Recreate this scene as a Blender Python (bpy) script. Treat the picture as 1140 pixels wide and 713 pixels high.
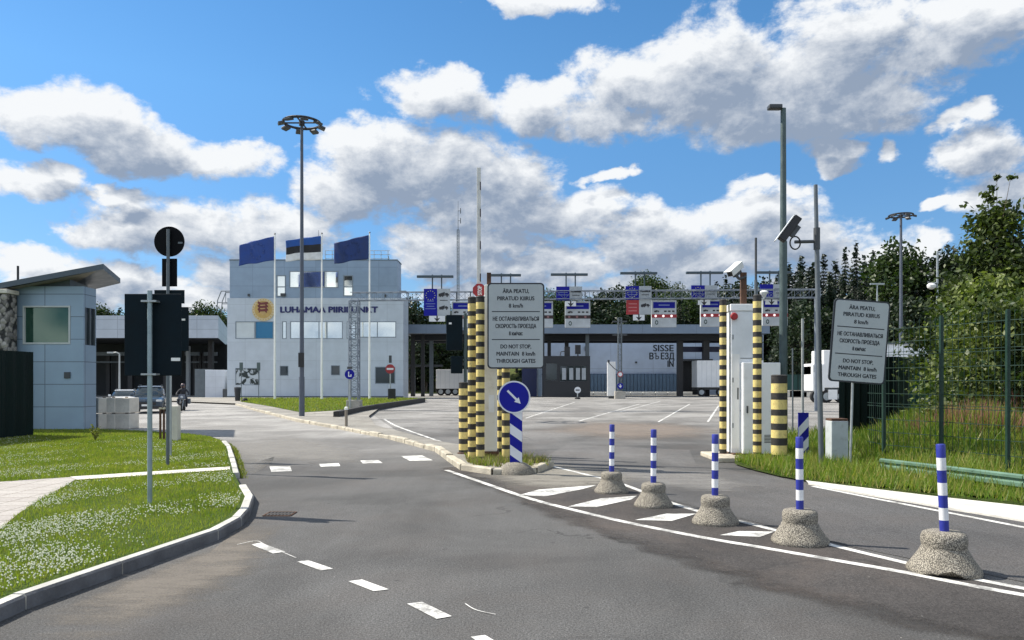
import bpy, bmesh, math, random
import numpy as np
from mathutils import Vector, Matrix
R = math.radians
random.seed(7); rng = np.random.default_rng(7)
scene = bpy.context.scene
C = scene.collection
for o in list(bpy.data.objects): bpy.data.objects.remove(o)

# ------------------------------------------------------------------ camera
F, CX, HY, EYE = 823.0, 570.0, 426.0, 1.6
cam = bpy.data.cameras.new('camera'); co = bpy.data.objects.new('camera', cam); C.objects.link(co)
co.location = (0, 0, EYE); co.rotation_euler = (R(90), 0, 0)
cam.sensor_width = 36; cam.lens = 36 * F / 1140; cam.shift_y = (HY - 356.5) / 1140
cam.clip_start = .05; cam.clip_end = 6000
scene.camera = co

# ------------------------------------------------------------------ light
EL = 49.0
to_sun = Vector((-math.cos(R(EL)), .20, math.sin(R(EL)))).normalized()
sl = bpy.data.lights.new('sun', 'SUN'); sl.energy = 4.2; sl.angle = R(.5); sl.color = (1, .94, .84)
so = bpy.data.objects.new('sun', sl); C.objects.link(so); so.location = (-60, 0, 80)
so.rotation_euler = to_sun.to_track_quat('Z', 'Y').to_euler()
scene.view_settings.view_transform = 'Standard'; scene.view_settings.look = 'None'
scene.view_settings.exposure = 0.82; scene.view_settings.gamma = 1

# ------------------------------------------------------------------ node helpers
class NT:
    def __init__(s, t): s.t = t
    def n(s, k, **kw):
        x = s.t.nodes.new(k)
        for a, v in kw.items(): setattr(x, a, v)
        return x
    def link(s, a, b): s.t.links.new(a, b)
    def put(s, sock, v):
        if hasattr(v, 'is_linked') or hasattr(v, 'links'): s.link(v, sock)
        else: sock.default_value = v
    def m(s, op, a, b=None, c=None, clamp=False):
        x = s.n('ShaderNodeMath', operation=op, use_clamp=clamp)
        s.put(x.inputs[0], a)
        if b is not None: s.put(x.inputs[1], b)
        if c is not None: s.put(x.inputs[2], c)
        return x.outputs[0]
    def ramp(s, v, a, b, c=0., d=1., smooth=True):
        x = s.n('ShaderNodeMapRange'); x.interpolation_type = 'SMOOTHSTEP' if smooth else 'LINEAR'
        s.put(x.inputs[0], v)
        for i, k in zip((1, 2, 3, 4), (a, b, c, d)): s.put(x.inputs[i], k)
        return x.outputs[0]
    def mix(s, f, a, b, mode='MIX'):
        x = s.n('ShaderNodeMix', data_type='RGBA', blend_type=mode)
        s.put(x.inputs[0], f); s.put(x.inputs[6], a); s.put(x.inputs[7], b)
        return x.outputs[2]
    def noise(s, vec, scale, detail=4, rough=.5, dist=0.):
        x = s.n('ShaderNodeTexNoise')
        if vec is not None: s.link(vec, x.inputs['Vector'])
        x.inputs['Scale'].default_value = scale; x.inputs['Detail'].default_value = detail
        x.inputs['Roughness'].default_value = rough; x.inputs['Distortion'].default_value = dist
        return x.outputs[0]

# ------------------------------------------------------------------ world: sky + clouds
W = bpy.data.worlds.new('World'); scene.world = W; W.use_nodes = True
t = NT(W.node_tree); W.node_tree.nodes.clear()
CL = [  # cumulus heaps: px, py, half width, half height (photo pixels, turned into azimuth and elevation)
 (70,128,105,42),(165,160,90,34),(255,178,70,28),(30,196,72,26),(110,130,60,34),
 (215,250,150,38),(330,255,62,30),(110,262,60,28),(30,288,70,28),(140,318,150,26),(270,300,80,30),
 (470,190,125,62),(560,205,80,50),(420,170,80,40),(370,215,60,40),
 (490,108,80,34),(600,122,75,36),(700,108,95,48),(800,80,120,62),(930,60,140,62),(870,130,140,42),(1060,40,110,52),(980,105,100,40),
 (930,170,42,16),(985,162,20,18),(1095,172,66,36),(1110,212,76,36),(1030,230,30,14),
 (520,285,110,42),(640,240,70,34),(610,300,110,36),(740,270,90,46),(830,240,100,40),(780,300,110,34),(900,270,70,32),(965,282,62,28),(1020,282,40,24),
 (60,328,130,22),(210,332,140,20),(130,215,40,14),(520,332,100,20),(680,326,90,20),(800,330,70,16),(905,312,80,22),(1045,300,50,20),(560,240,110,40),(1085,128,40,16),(600,-6,85,22),(680,197,42,11),(850,210,60,12)]
def cloud_group():
    g = bpy.data.node_groups.new('cloud_field', 'ShaderNodeTree'); q = NT(g)
    g.interface.new_socket('az', in_out='INPUT', socket_type='NodeSocketFloat')
    g.interface.new_socket('el', in_out='INPUT', socket_type='NodeSocketFloat')
    g.interface.new_socket('field', in_out='OUTPUT', socket_type='NodeSocketFloat')
    gi = q.n('NodeGroupInput'); go = q.n('NodeGroupOutput'); az, el = gi.outputs[0], gi.outputs[1]
    cv = q.n('ShaderNodeCombineXYZ'); q.link(az, cv.inputs[0]); q.link(q.m('MULTIPLY', el, 1.5), cv.inputs[1])
    n1 = q.noise(cv.outputs[0], 9., 12, .62, .35)
    wa = q.noise(cv.outputs[0], 11., 5, .55); cv2 = q.n('ShaderNodeVectorMath', operation='ADD'); q.link(cv.outputs[0], cv2.inputs[0]); cv2.inputs[1].default_value = (7.3, 2.1, 4.4); wb = q.noise(cv2.outputs[0], 11., 5, .55)
    az = q.m('ADD', az, q.m('MULTIPLY_ADD', wa, .13, -.065)); el = q.m('ADD', el, q.m('MULTIPLY_ADD', wb, .075, -.0375))
    n2 = q.noise(cv.outputs[0], 2.6, 3, .5)
    acc = None
    for (px, py, a, b) in CL:
        u, v = (px - CX) / F, (HY - py) / F
        a0 = math.atan(u); e0 = math.atan(v / math.sqrt(1 + u * u))
        ra = .93 * a / F * math.cos(a0) ** 2; rb = .90 * b / F * math.cos(a0)
        dx = q.m('MULTIPLY', q.m('SUBTRACT', az, a0), 1 / ra); dy = q.m('MULTIPLY', q.m('SUBTRACT', el, e0), 1 / rb)
        r2 = q.m('MULTIPLY_ADD', dx, dx, q.m('MULTIPLY', dy, dy))
        f = q.m('SUBTRACT', 1.0, r2)
        acc = f if acc is None else q.m('SMOOTH_MAX', acc, f, .25)
    acc = q.m('MAXIMUM', acc, -1.2)
    # fair weather cumulus over the rest of the sky
    side = q.ramp(q.m('ABSOLUTE', az), .66, .85)
    high = q.ramp(el, .5, .62); both = q.m('MAXIMUM', side, high)
    gen = q.m('MULTIPLY_ADD', n2, 6.0, -2.5)
    gen = q.m('MINIMUM', gen, .9)
    gen = q.m('SUBTRACT', gen, q.m('MULTIPLY', q.m('SUBTRACT', 1.0, both), 9.0))
    fld = q.m('MAXIMUM', acc, gen)
    q.link(q.m('MULTIPLY_ADD', q.m('ADD', q.m('SUBTRACT', n1, .5), q.m('MULTIPLY_ADD', q.noise(cv.outputs[0], 34., 8, .65), .42, -.21)), 3.0, fld), go.inputs[0])
    return g
cg = cloud_group()
tc = t.n('ShaderNodeTexCoord'); sp = t.n('ShaderNodeSeparateXYZ'); t.link(tc.outputs['Generated'], sp.inputs[0])
az = t.m('ARCTAN2', sp.outputs[0], sp.outputs[1]); el = t.m('ARCSINE', sp.outputs[2])
def cf(da, de):
    x = t.n('ShaderNodeGroup'); x.node_tree = cg
    t.link(t.m('ADD', az, da), x.inputs[0]); t.link(t.m('ADD', el, de), x.inputs[1]); return x.outputs[0]
f0 = cf(0, 0); f1 = cf(-.012, .022); f2 = cf(-.03, .05)
sky = t.n('ShaderNodeTexSky', sky_type='NISHITA'); sky.sun_disc = False
sky.sun_elevation = R(EL); sky.sun_rotation = R(-73); sky.air_density = 1.0; sky.dust_density = .1; sky.ozone_density = 2.0
sat = t.n('ShaderNodeHueSaturation'); sat.inputs['Saturation'].default_value = 1.27; sat.inputs['Value'].default_value = 1.33; sat.inputs['Hue'].default_value = .497
t.link(sky.outputs[0], sat.inputs['Color'])
skyc = t.mix(1., sat.outputs[0], t.mix(t.ramp(el, .0, .36, smooth=False), (.36, .47, .66, 1), (1., 1., 1., 1)), 'MULTIPLY')
alpha = t.ramp(f0, -.15, .62)
thick = t.m('MULTIPLY_ADD', f1, .6, t.m('MULTIPLY', f2, .4))
lit = t.ramp(thick, 1.25, -.5)
rel = t.m('SUBTRACT', f0, f1)
lit = t.m('ADD', lit, t.m('MULTIPLY', rel, .32), clamp=True)
ccol = t.mix(lit, (2.4, 3.0, 4.0, 1), (7.5, 7.7, 7.9, 1))
ccol = t.mix(1., ccol, t.mix(t.ramp(sp.outputs[1], .45, -.4), (1, 1, 1, 1), (2.0, 1.96, 1.9, 1)), 'MULTIPLY')   # unseen clouds behind the camera brightened, added fill for the shaded fronts
col = t.mix(t.m('MULTIPLY', alpha, t.ramp(el, -.02, .02)), skyc, ccol)
bg = t.n('ShaderNodeBackground'); bg.inputs[1].default_value = .070
t.link(col, bg.inputs[0]); wo = t.n('ShaderNodeOutputWorld'); t.link(bg.outputs[0], wo.inputs[0])

# ------------------------------------------------------------------ materials
MATS = {}
def mat(name, col, rough=.6, var=.10, scale=2.5, bump=0., bscale=60., metal=0., spec=.5, dirt=0., dirtcol=(.12, .1, .08), coat=0., grime=0.):
    if name in MATS: return MATS[name]
    m = bpy.data.materials.new(name); m.use_nodes = True; q = NT(m.node_tree)
    p = m.node_tree.nodes['Principled BSDF']; tcn = q.n('ShaderNodeTexCoord'); ob = tcn.outputs['Object']
    n = q.noise(ob, scale, 6, .6)
    f = q.ramp(n, .3, .7, 1 - var, 1 + var)
    c = q.mix(1., (*col, 1), q.mix(1., (0, 0, 0, 1), f, 'ADD'), 'MULTIPLY')
    if dirt > 0:
        d = q.ramp(q.noise(ob, scale * 2.3, 8, .65), .52, .72, 0, dirt)
        c = q.mix(d, c, (*dirtcol, 1))
    q.link(c, p.inputs['Base Color'])
    q.link(q.ramp(n, .3, .7, max(.02, rough - .07), min(1, rough + .07)), p.inputs['Roughness'])
    p.inputs['Metallic'].default_value = metal; p.inputs['Specular IOR Level'].default_value = spec
    if coat: p.inputs['Coat Weight'].default_value = coat
    if bump:
        b = q.n('ShaderNodeBump'); b.inputs['Strength'].default_value = bump; b.inputs['Distance'].default_value = .02
        q.link(q.noise(ob, bscale, 4, .6), b.inputs['Height']); q.link(b.outputs[0], p.inputs['Normal'])
    MATS[name] = m; return m
def panel_mat(name, col, w, h, joint=.5, mortar=.012, rough=.4):
    m = bpy.data.materials.new(name); m.use_nodes = True; q = NT(m.node_tree)
    p = m.node_tree.nodes['Principled BSDF']; tcn = q.n('ShaderNodeTexCoord'); ob = tcn.outputs['Object']
    s = q.n('ShaderNodeSeparateXYZ'); q.link(ob, s.inputs[0])
    def line(v, per):
        fr = q.m('FRACT', q.m('MULTIPLY', v, 1 / per)); dd = q.m('MULTIPLY', q.m('MINIMUM', fr, q.m('SUBTRACT', 1., fr)), per)
        return q.m('LESS_THAN', dd, mortar)
    l = q.m('MAXIMUM', line(q.m('ADD', s.outputs[0], s.outputs[1]), w), line(s.outputs[2], h))
    fl = lambda v, per: q.m('FLOOR', q.m('MULTIPLY', v, 1 / per))
    cv = q.n('ShaderNodeCombineXYZ'); q.link(fl(q.m('ADD', s.outputs[0], s.outputs[1]), w), cv.inputs[0]); q.link(fl(s.outputs[2], h), cv.inputs[2])
    wn = q.n('ShaderNodeTexWhiteNoise'); q.link(cv.outputs[0], wn.inputs['Vector'])
    n = q.noise(ob, .8, 6, .6)
    f = q.m('ADD', q.ramp(n, .3, .7, .93, 1.05), q.m('MULTIPLY_ADD', wn.outputs[0], .07, -.035))
    c = q.mix(1., (*col, 1), q.mix(1., (0, 0, 0, 1), f, 'ADD'), 'MULTIPLY')
    c = q.mix(q.m('MULTIPLY', l, joint), c, (.03, .035, .045, 1))
    q.link(c, p.inputs['Base Color']); p.inputs['Roughness'].default_value = rough; p.inputs['Metallic'].default_value = .15
    return m
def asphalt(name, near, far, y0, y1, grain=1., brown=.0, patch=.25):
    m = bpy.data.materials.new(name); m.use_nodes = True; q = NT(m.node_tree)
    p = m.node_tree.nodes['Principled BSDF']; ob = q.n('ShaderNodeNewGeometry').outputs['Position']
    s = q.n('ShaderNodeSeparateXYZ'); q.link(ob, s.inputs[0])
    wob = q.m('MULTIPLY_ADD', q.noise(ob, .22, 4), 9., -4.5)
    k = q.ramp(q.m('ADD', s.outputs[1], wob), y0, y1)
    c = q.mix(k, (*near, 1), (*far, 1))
    big = q.ramp(q.noise(ob, .35, 5, .6, .4), .35, .65, 1 - patch, 1 + patch * .6)
    # worn streaks along the lane
    mp = q.n('ShaderNodeMapping'); q.link(ob, mp.inputs[0]); mp.inputs['Scale'].default_value = (1.4, .12, 1); mp.inputs['Rotation'].default_value = (0, 0, R(14))
    st = q.ramp(q.noise(mp.outputs[0], 2.4, 8, .7), .3, .7, .93, 1.06)
    fine = q.ramp(q.m('ADD', q.m('MULTIPLY', q.noise(ob, 60, 3, .75), .6), q.m('MULTIPLY', q.noise(ob, 150, 2, .7), .4)), .36, .64, 1 - .52 * grain, 1 + .55 * grain)
    vo = q.n('ShaderNodeTexVoronoi'); vo.inputs['Scale'].default_value = 90; q.link(ob, vo.inputs['Vector'])
    spk = q.ramp(vo.outputs['Distance'], .0, .45, 1.5, .8)
    f = q.m('MULTIPLY', q.m('MULTIPLY', big, st), q.m('MULTIPLY', fine, spk))
    c = q.mix(1., c, q.mix(1., (0, 0, 0, 1), f, 'ADD'), 'MULTIPLY')
    if brown:
        bm_ = q.ramp(q.noise(ob, .7, 6, .65, .5), .42, .68, 0, brown)
        c = q.mix(bm_, c, (.115, .092, .078, 1))
    dr = q.n('ShaderNodeTexVoronoi'); dr.inputs['Scale'].default_value = 2.1; q.link(ob, dr.inputs['Vector']); c = q.mix(q.ramp(dr.outputs['Distance'], .02, .07, .55, 0), c, (.03, .03, .03, 1))
    d2 = q.n('ShaderNodeTexVoronoi'); d2.inputs['Scale'].default_value = 3.7; q.link(ob, d2.inputs['Vector']); c = q.mix(q.ramp(d2.outputs['Distance'], .018, .03, .55, 0), c, (.42, .40, .36, 1))
    # hairline cracks
    ck = q.n('ShaderNodeTexVoronoi', feature='DISTANCE_TO_EDGE'); ck.inputs['Scale'].default_value = .33
    wv = q.n('ShaderNodeMix', data_type='VECTOR'); wv.inputs[0].default_value = .25
    q.link(ob, wv.inputs[4]); nn = q.n('ShaderNodeTexNoise'); nn.inputs['Scale'].default_value = 1.3; nn.inputs['Detail'].default_value = 6; q.link(ob, nn.inputs['Vector'])
    vm = q.n('ShaderNodeVectorMath', operation='MULTIPLY_ADD'); q.link(nn.outputs['Color'], vm.inputs[0]); vm.inputs[1].default_value = (1.6, 1.6, 0); q.link(ob, vm.inputs[2])
    q.link(vm.outputs[0], ck.inputs['Vector'])
    cr = q.m('MULTIPLY', q.ramp(ck.outputs['Distance'], .003, .009, .5, 0), q.ramp(q.noise(ob, .18, 2), .5, .6))
    c = q.mix(cr, c, (.02, .02, .02, 1))
    q.link(c, p.inputs['Base Color']); p.inputs['Roughness'].default_value = .88; p.inputs['Specular IOR Level'].default_value = .3
    b = q.n('ShaderNodeBump'); b.inputs['Strength'].default_value = .5; b.inputs['Distance'].default_value = .01
    q.link(f, b.inputs['Height']); q.link(b.outputs[0], p.inputs['Normal'])
    return m
def leaf_mat(name, c1, c2, trans=.35):
    m = bpy.data.materials.new(name); m.use_nodes = True; q = NT(m.node_tree); nd = m.node_tree.nodes
    p = nd['Principled BSDF']; g = q.n('ShaderNodeNewGeometry')
    oi = q.n('ShaderNodeObjectInfo')
    tcn = q.n('ShaderNodeTexCoord')
    k = q.m('ADD', q.m('MULTIPLY', g.outputs['Random Per Island'], .6), q.ramp(q.noise(tcn.outputs['Object'], 1.1, 2), .35, .65, -.1, .4), clamp=True)
    c = q.mix(k, (*c1, 1), (*c2, 1))
    c = q.mix(1., c, q.mix(1., (0, 0, 0, 1), q.ramp(oi.outputs['Random'], 0, 1, .75, 1.2, False), 'ADD'), 'MULTIPLY')
    q.link(c, p.inputs['Base Color']); p.inputs['Roughness'].default_value = .5; p.inputs['Specular IOR Level'].default_value = .35
    tr = q.n('ShaderNodeBsdfTranslucent'); q.link(q.mix(1., c, (1.3, 1.5, .6, 1), 'MULTIPLY'), tr.inputs[0])
    mx = q.n('ShaderNodeMixShader'); mx.inputs[0].default_value = trans
    q.link(p.outputs[0], mx.inputs[1]); q.link(tr.outputs[0], mx.inputs[2]); q.link(mx.outputs[0], nd['Material Output'].inputs[0])
    return m
def grass_mat(name, a, b, soil=(.07, .055, .03), sc=1.0):
    m = bpy.data.materials.new(name); m.use_nodes = True; q = NT(m.node_tree)
    p = m.node_tree.nodes['Principled BSDF']; ob = q.n('ShaderNodeNewGeometry').outputs['Position']
    k = q.ramp(q.noise(ob, .9 * sc, 6, .65), .3, .7); c = q.mix(k, (*a, 1), (*b, 1))
    f = q.ramp(q.noise(ob, 40, 3, .7), .3, .7, .6, 1.35)
    c = q.mix(1., c, q.mix(1., (0, 0, 0, 1), f, 'ADD'), 'MULTIPLY')
    c = q.mix(q.ramp(q.noise(ob, 3.5, 5, .6), .6, .75, 0, .5), c, (*soil, 1))
    q.link(c, p.inputs['Base Color']); p.inputs['Roughness'].default_value = .9; p.inputs['Specular IOR Level'].default_value = .1
    bb = q.n('ShaderNodeBump'); bb.inputs['Strength'].default_value = .8; bb.inputs['Distance'].default_value = .04
    q.link(f, bb.inputs['Height']); q.link(bb.outputs[0], p.inputs['Normal'])
    return m
def glass(name, col, metal=.85, rough=.04):
    m = mat(name, col, rough, .06, .6, metal=metal, spec=.8); return m

galv = mat('galvanised_steel', (.36, .39, .40), .45, .15, 6, metal=.55)
dgrey = mat('dark_grey_paint', (.05, .055, .06), .5)
black = mat('black_paint', (.018, .018, .02), .55, .25, 5)
navy = mat('dark_sign_back', (.0035, .010, .015), .6, .2, 3, spec=.12)
white = mat('white_paint', (.78, .78, .76), .5, .06, 2, dirt=.25, dirtcol=(.45, .42, .38))
cabw = mat('white_cabinet_paint', (.86, .87, .86), .45, .05, 1.6, dirt=.22, dirtcol=(.42, .4, .36))
yellow = mat('yellow_paint', (.66, .53, .19), .6, .12, 9, dirt=.7, dirtcol=(.30, .20, .10))
blackb = mat('black_tape', (.022, .020, .018), .6, .3, 9, dirt=.25, dirtcol=(.16, .12, .07))
rust = mat('rusty_steel', (.085, .042, .025), .85, .4, 9, bump=.3)
blue = mat('signal_blue', (.007, .010, .25), .5, .08, 3, spec=.2)
sblue = mat('sleeve_blue', (.018, .028, .26), .45, .15, 8, dirt=.2, dirtcol=(.1, .1, .2))
swhite = mat('sleeve_white', (.74, .74, .74), .45, .08, 8, dirt=.35, dirtcol=(.45, .43, .42))
sigw = mat('sign_white', (.66, .68, .70), .35, .05, 3)
signface = mat('retroreflective_sheet', (.36, .395, .40), .35, .05, 2.2)
signdark = mat('sign_black', (.012, .016, .022), .45)
red = mat('signal_red', (.33, .02, .025), .45, .12, 4)
conc = mat('concrete', (.36, .34, .30), .9, .16, 2.0, .35, 45, dirt=.35, dirtcol=(.2, .18, .15))
concl = mat('pale_concrete', (.60, .56, .48), .9, .14, 2.0, .3, 45, dirt=.3, dirtcol=(.3, .28, .24))
kerbm = mat('kerb_concrete', (.48, .47, .43), .9, .18, 3.0, .4, 40, dirt=.4, dirtcol=(.2, .19, .15))
oldkerb = mat('weathered_kerb', (.43, .39, .31), .92, .25, 2.5, .5, 30, dirt=.55, dirtcol=(.2, .17, .11))
green = mat('green_fence_paint', (.007, .030, .020), .5, .15, 4)
dgreen = mat('dark_green_sheet', (.004, .012, .011), .6, .15, 3, spec=.15)
rail_green = mat('faded_green_steel', (.10, .18, .13), .5, .15, 4)
rubber = mat('rubber', (.015, .015, .016), .8)
gblue = glass('blue_glass', (.02, .14, .26), .5, .15)
gmir = glass('mirror_glass', (.62, .66, .64), .95, .03)
ggrn = glass('green_glass', (.03, .085, .06), .3, .03)
gdark = glass('dark_glass', (.02, .03, .035), .2, .05)
camw = mat('camera_housing', (.72, .72, .70), .4, .04)
mgrey = mat('mid_grey_metal', (.11, .13, .145), .5, .1, metal=.2)
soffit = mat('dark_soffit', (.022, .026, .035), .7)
bark = mat('bark', (.10, .08, .06), .95, .3, 6, .6, 20)
silver_bark = mat('pale_bark', (.30, .28, .24), .9, .35, 8, .4, 20)
letter_blue = mat('letter_blue', (.010, .014, .11), .45)
gold = mat('gold_paint', (.50, .33, .10), .45, .1)
paint_line = mat('road_paint', (.80, .79, .75), .75, .08, 4, dirt=.55, dirtcol=(.33, .32, .3))

# ------------------------------------------------------------------ mesh helpers
def Xp(px, d): return (px - CX) * d / F
def Zp(py, d): return EYE + (HY - py) * d / F
def Dp(py, z=0): return (EYE - z) * F / (py - HY)
def G(px, py, z=0): d = Dp(py, z); return (Xp(px, d), d, z)

class MB:
    def __init__(s): s.v = []; s.f = []; s.m = []; s.sm = []
    def add(s, vs, fs, mi=0, smooth=False):
        o = len(s.v); s.v += [tuple(p) for p in vs]
        for f in fs: s.f.append(tuple(i + o for i in f)); s.m.append(mi); s.sm.append(smooth)
    def box(s, x0, x1, y0, y1, z0, z1, mi=0, M=None, bev=0):
        if bev:
            bm = bmesh.new(); bmesh.ops.create_cube(bm, size=1)
            for v in bm.verts: v.co = Vector(((x0 + x1) / 2 + v.co.x * (x1 - x0), (y0 + y1) / 2 + v.co.y * (y1 - y0), (z0 + z1) / 2 + v.co.z * (z1 - z0)))
            bmesh.ops.bevel(bm, geom=bm.edges[:], offset=bev, segments=2, affect='EDGES', profile=.5)
            s.bm(bm, mi, M); return
        p = [(x0, y0, z0), (x1, y0, z0), (x1, y1, z0), (x0, y1, z0), (x0, y0, z1), (x1, y0, z1), (x1, y1, z1), (x0, y1, z1)]
        if M is not None: p = [M @ Vector(q) for q in p]
        s.add(p, [(0, 3, 2, 1), (4, 5, 6, 7), (0, 1, 5, 4), (1, 2, 6, 5), (2, 3, 7, 6), (3, 0, 4, 7)], mi)
    def bm(s, bm, mi=0, M=None, smooth=False):
        bm.verts.ensure_lookup_table(); bm.verts.index_update()
        s.add([(M @ v.co if M is not None else v.co) for v in bm.verts], [[v.index for v in f.verts] for f in bm.faces], mi, smooth); bm.free()
    def rod(s, p, q, r, n=8, r2=None, mi=0, caps=True):
        p, q = Vector(p), Vector(q); r2 = r if r2 is None else r2
        d = (q - p)
        if d.length < 1e-6: return
        d.normalize(); u = d.orthogonal().normalized(); w = d.cross(u); vs = []
        for c, rr in ((p, r), (q, r2)):
            for i in range(n):
                a = 2 * math.pi * i / n; vs.append(c + u * (rr * math.cos(a)) + w * (rr * math.sin(a)))
        s.add(vs, [(i, (i + 1) % n, n + (i + 1) % n, n + i) for i in range(n)], mi, n > 5)
        if caps: s.add(vs, [tuple(range(n))[::-1], tuple(range(n, 2 * n))], mi)
    def tube(s, pts, r, n=8, mi=0):
        for a, b in zip(pts, pts[1:]): s.rod(a, b, r, n, mi=mi)
    def lathe(s, prof, n=20, c=(0, 0, 0), mi=0, smooth=True, M=None):
        """prof: (r, z[, material of the band up to the next ring])"""
        vs = []
        for p in prof:
            for i in range(n):
                a = 2 * math.pi * i / n; vs.append(Vector((p[0] * math.cos(a), p[0] * math.sin(a), p[1])))
        if M is not None: vs = [M @ v for v in vs]
        vs = [v + Vector(c) for v in vs]; o = len(s.v); s.v += [tuple(v) for v in vs]
        for k in range(len(prof) - 1):
            mm = prof[k][2] if len(prof[k]) > 2 else mi
            for i in range(n):
                j = (i + 1) % n
                s.f.append((o + k * n + i, o + k * n + j, o + (k + 1) * n + j, o + (k + 1) * n + i)); s.m.append(mm); s.sm.append(smooth)
        L = len(prof) - 1
        s.f.append(tuple(o + L * n + i for i in range(n))); s.m.append(prof[L - 1][2] if len(prof[L - 1]) > 2 else mi); s.sm.append(False)
        s.f.append(tuple(o + i for i in range(n))[::-1]); s.m.append(prof[0][2] if len(prof[0]) > 2 else mi); s.sm.append(False)
    def prism(s, poly, y0, y1, mi=0, M=None):
        """polygon in x,z extruded along y from y0 (front) to y1"""
        n = len(poly); vs = [Vector((x, y0, z)) for x, z in poly] + [Vector((x, y1, z)) for x, z in poly]
        if M is not None: vs = [M @ v for v in vs]
        s.add(vs, [tuple(range(n)), tuple(range(n, 2 * n))[::-1]] + [(i, n + i, n + (i + 1) % n, (i + 1) % n) for i in range(n)], mi)
    def sheet(s, poly, z, mi=0):
        s.add([(x, y, z) for x, y in poly], [tuple(range(len(poly)))], mi)
    def build(s, name, mats, parent=None, loc=None):
        me = bpy.data.meshes.new(name); me.from_pydata(s.v, [], s.f)
        for m in (mats if isinstance(mats, (list, tuple)) else [mats]): me.materials.append(m)
        me.polygons.foreach_set('material_index', s.m); me.polygons.foreach_set('use_smooth', s.sm)
        me.update()
        if any(s.sm): me.set_sharp_from_angle(angle=R(38))
        o = bpy.data.objects.new(name, me); C.objects.link(o)
        if parent is not None: o.parent = parent
        if loc is not None: o.location = loc
        return o
def recalc(o):
    bm = bmesh.new(); bm.from_mesh(o.data); bmesh.ops.recalc_face_normals(bm, faces=bm.faces[:]); bm.to_mesh(o.data); bm.free(); return o
def tag(o, label=None, cat=None, group=None, kind=None):
    if label: o['label'] = label
    if cat: o['category'] = cat
    if group: o['group'] = group
    if kind: o['kind'] = kind
    return o
def thing(name, label, cat, loc=(0, 0, 0), group=None, rz=0):
    o = bpy.data.objects.new(name, None); C.objects.link(o); o.empty_display_size = .2
    o.location = loc; o.rotation_euler = (0, 0, rz); return tag(o, label, cat, group)
def dup(root, loc=None, rz=None, label=None, scale=None):
    r = root.copy(); C.objects.link(r)
    if loc is not None: r.location = loc
    if rz is not None: r.rotation_euler = (0, 0, rz)
    if scale is not None: r.scale = scale
    if label: r['label'] = label
    for ch in list(root.children):
        c = ch.copy(); C.objects.link(c); c.parent = r
        for g in ch.children:
            d = g.copy(); C.objects.link(d); d.parent = c
    return r
def rrect(w, h, r, n=5, cx=0, cz=0):
    out = []
    for (sx, sz, a0) in ((1, 1, 0), (-1, 1, 90), (-1, -1, 180), (1, -1, 270)):
        for i in range(n + 1):
            a = R(a0 + 90 * i / n); out.append((cx + sx * (w / 2 - r) + r * math.cos(a), cz + sz * (h / 2 - r) + r * math.sin(a)))
    return out[::-1]
def ngon(r, n, cx=0, cz=0, a0=0): return [(cx + r * math.cos(a0 - 2 * math.pi * i / n), cz + r * math.sin(a0 - 2 * math.pi * i / n)) for i in range(n)]
def text_into(mb, s, cx, cz, h, y, width=None, mi=0, M=None, bold=0.):
    """flat letters on a plane facing -y; cap height h, centred on cx, cz, squeezed to width; bold = stroke gain in metres"""
    cu = bpy.data.curves.new('lettering', 'FONT'); cu.body = s; cu.size = 1; cu.align_x = 'CENTER'; cu.resolution_u = 3
    ob = bpy.data.objects.new('lettering', cu); C.objects.link(ob); bpy.context.view_layer.update()
    me = bpy.data.meshes.new_from_object(ob.evaluated_get(bpy.context.evaluated_depsgraph_get()))
    vs = [v.co.copy() for v in me.vertices]; fs = [tuple(p.vertices) for p in me.polygons]
    bpy.data.objects.remove(ob); bpy.data.curves.remove(cu); bpy.data.meshes.remove(me)
    if not vs: return
    x0 = min(v.x for v in vs); x1 = max(v.x for v in vs)
    k = h / .72; kx = ((width - 2 * bold) / (x1 - x0)) if width else k
    for n, (ox, oz) in enumerate([(0, 0)] + ([(bold, 0), (-bold, 0), (0, bold * .6), (0, -bold * .6)] if bold else [])):
        pts = [Vector((cx + ox + (v.x - (x0 + x1) / 2) * kx, y - .0004 * n, cz + oz - h / 2 + v.y * k)) for v in vs]
        if M is not None: pts = [M @ p for p in pts]
        mb.add(pts, fs, mi)
def holed_wall(mb, x0, x1, z0, z1, holes, y0, y1, mi=0):
    xs = sorted({x0, x1, *[h[0] for h in holes], *[h[1] for h in holes]}); zs = sorted({z0, z1, *[h[2] for h in holes], *[h[3] for h in holes]})
    V = {}
    def vid(x, y, z):
        k = (round(x, 4), y, round(z, 4))
        if k not in V: V[k] = len(mb.v); mb.v.append((x, y, z))
        return V[k]
    def inside(a, b, c, d): return any(h[0] - 1e-6 <= a and b <= h[1] + 1e-6 and h[2] - 1e-6 <= c and d <= h[3] + 1e-6 for h in holes)
    def put(*ids): mb.f.append(ids); mb.m.append(mi); mb.sm.append(False)
    for a, b in zip(xs, xs[1:]):
        for c, d in zip(zs, zs[1:]):
            if not inside(a, b, c, d):
                put(vid(a, y0, c), vid(b, y0, c), vid(b, y0, d), vid(a, y0, d)); put(vid(a, y1, d), vid(b, y1, d), vid(b, y1, c), vid(a, y1, c))
    def loop(a, b, c, d):
        put(vid(a, y0, c), vid(a, y1, c), vid(b, y1, c), vid(b, y0, c)); put(vid(a, y0, d), vid(b, y0, d), vid(b, y1, d), vid(a, y1, d))
        put(vid(a, y0, c), vid(a, y0, d), vid(a, y1, d), vid(a, y1, c)); put(vid(b, y0, c), vid(b, y1, c), vid(b, y1, d), vid(b, y0, d))
    loop(x0, x1, z0, z1)
    for h in holes: loop(*h)
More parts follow.
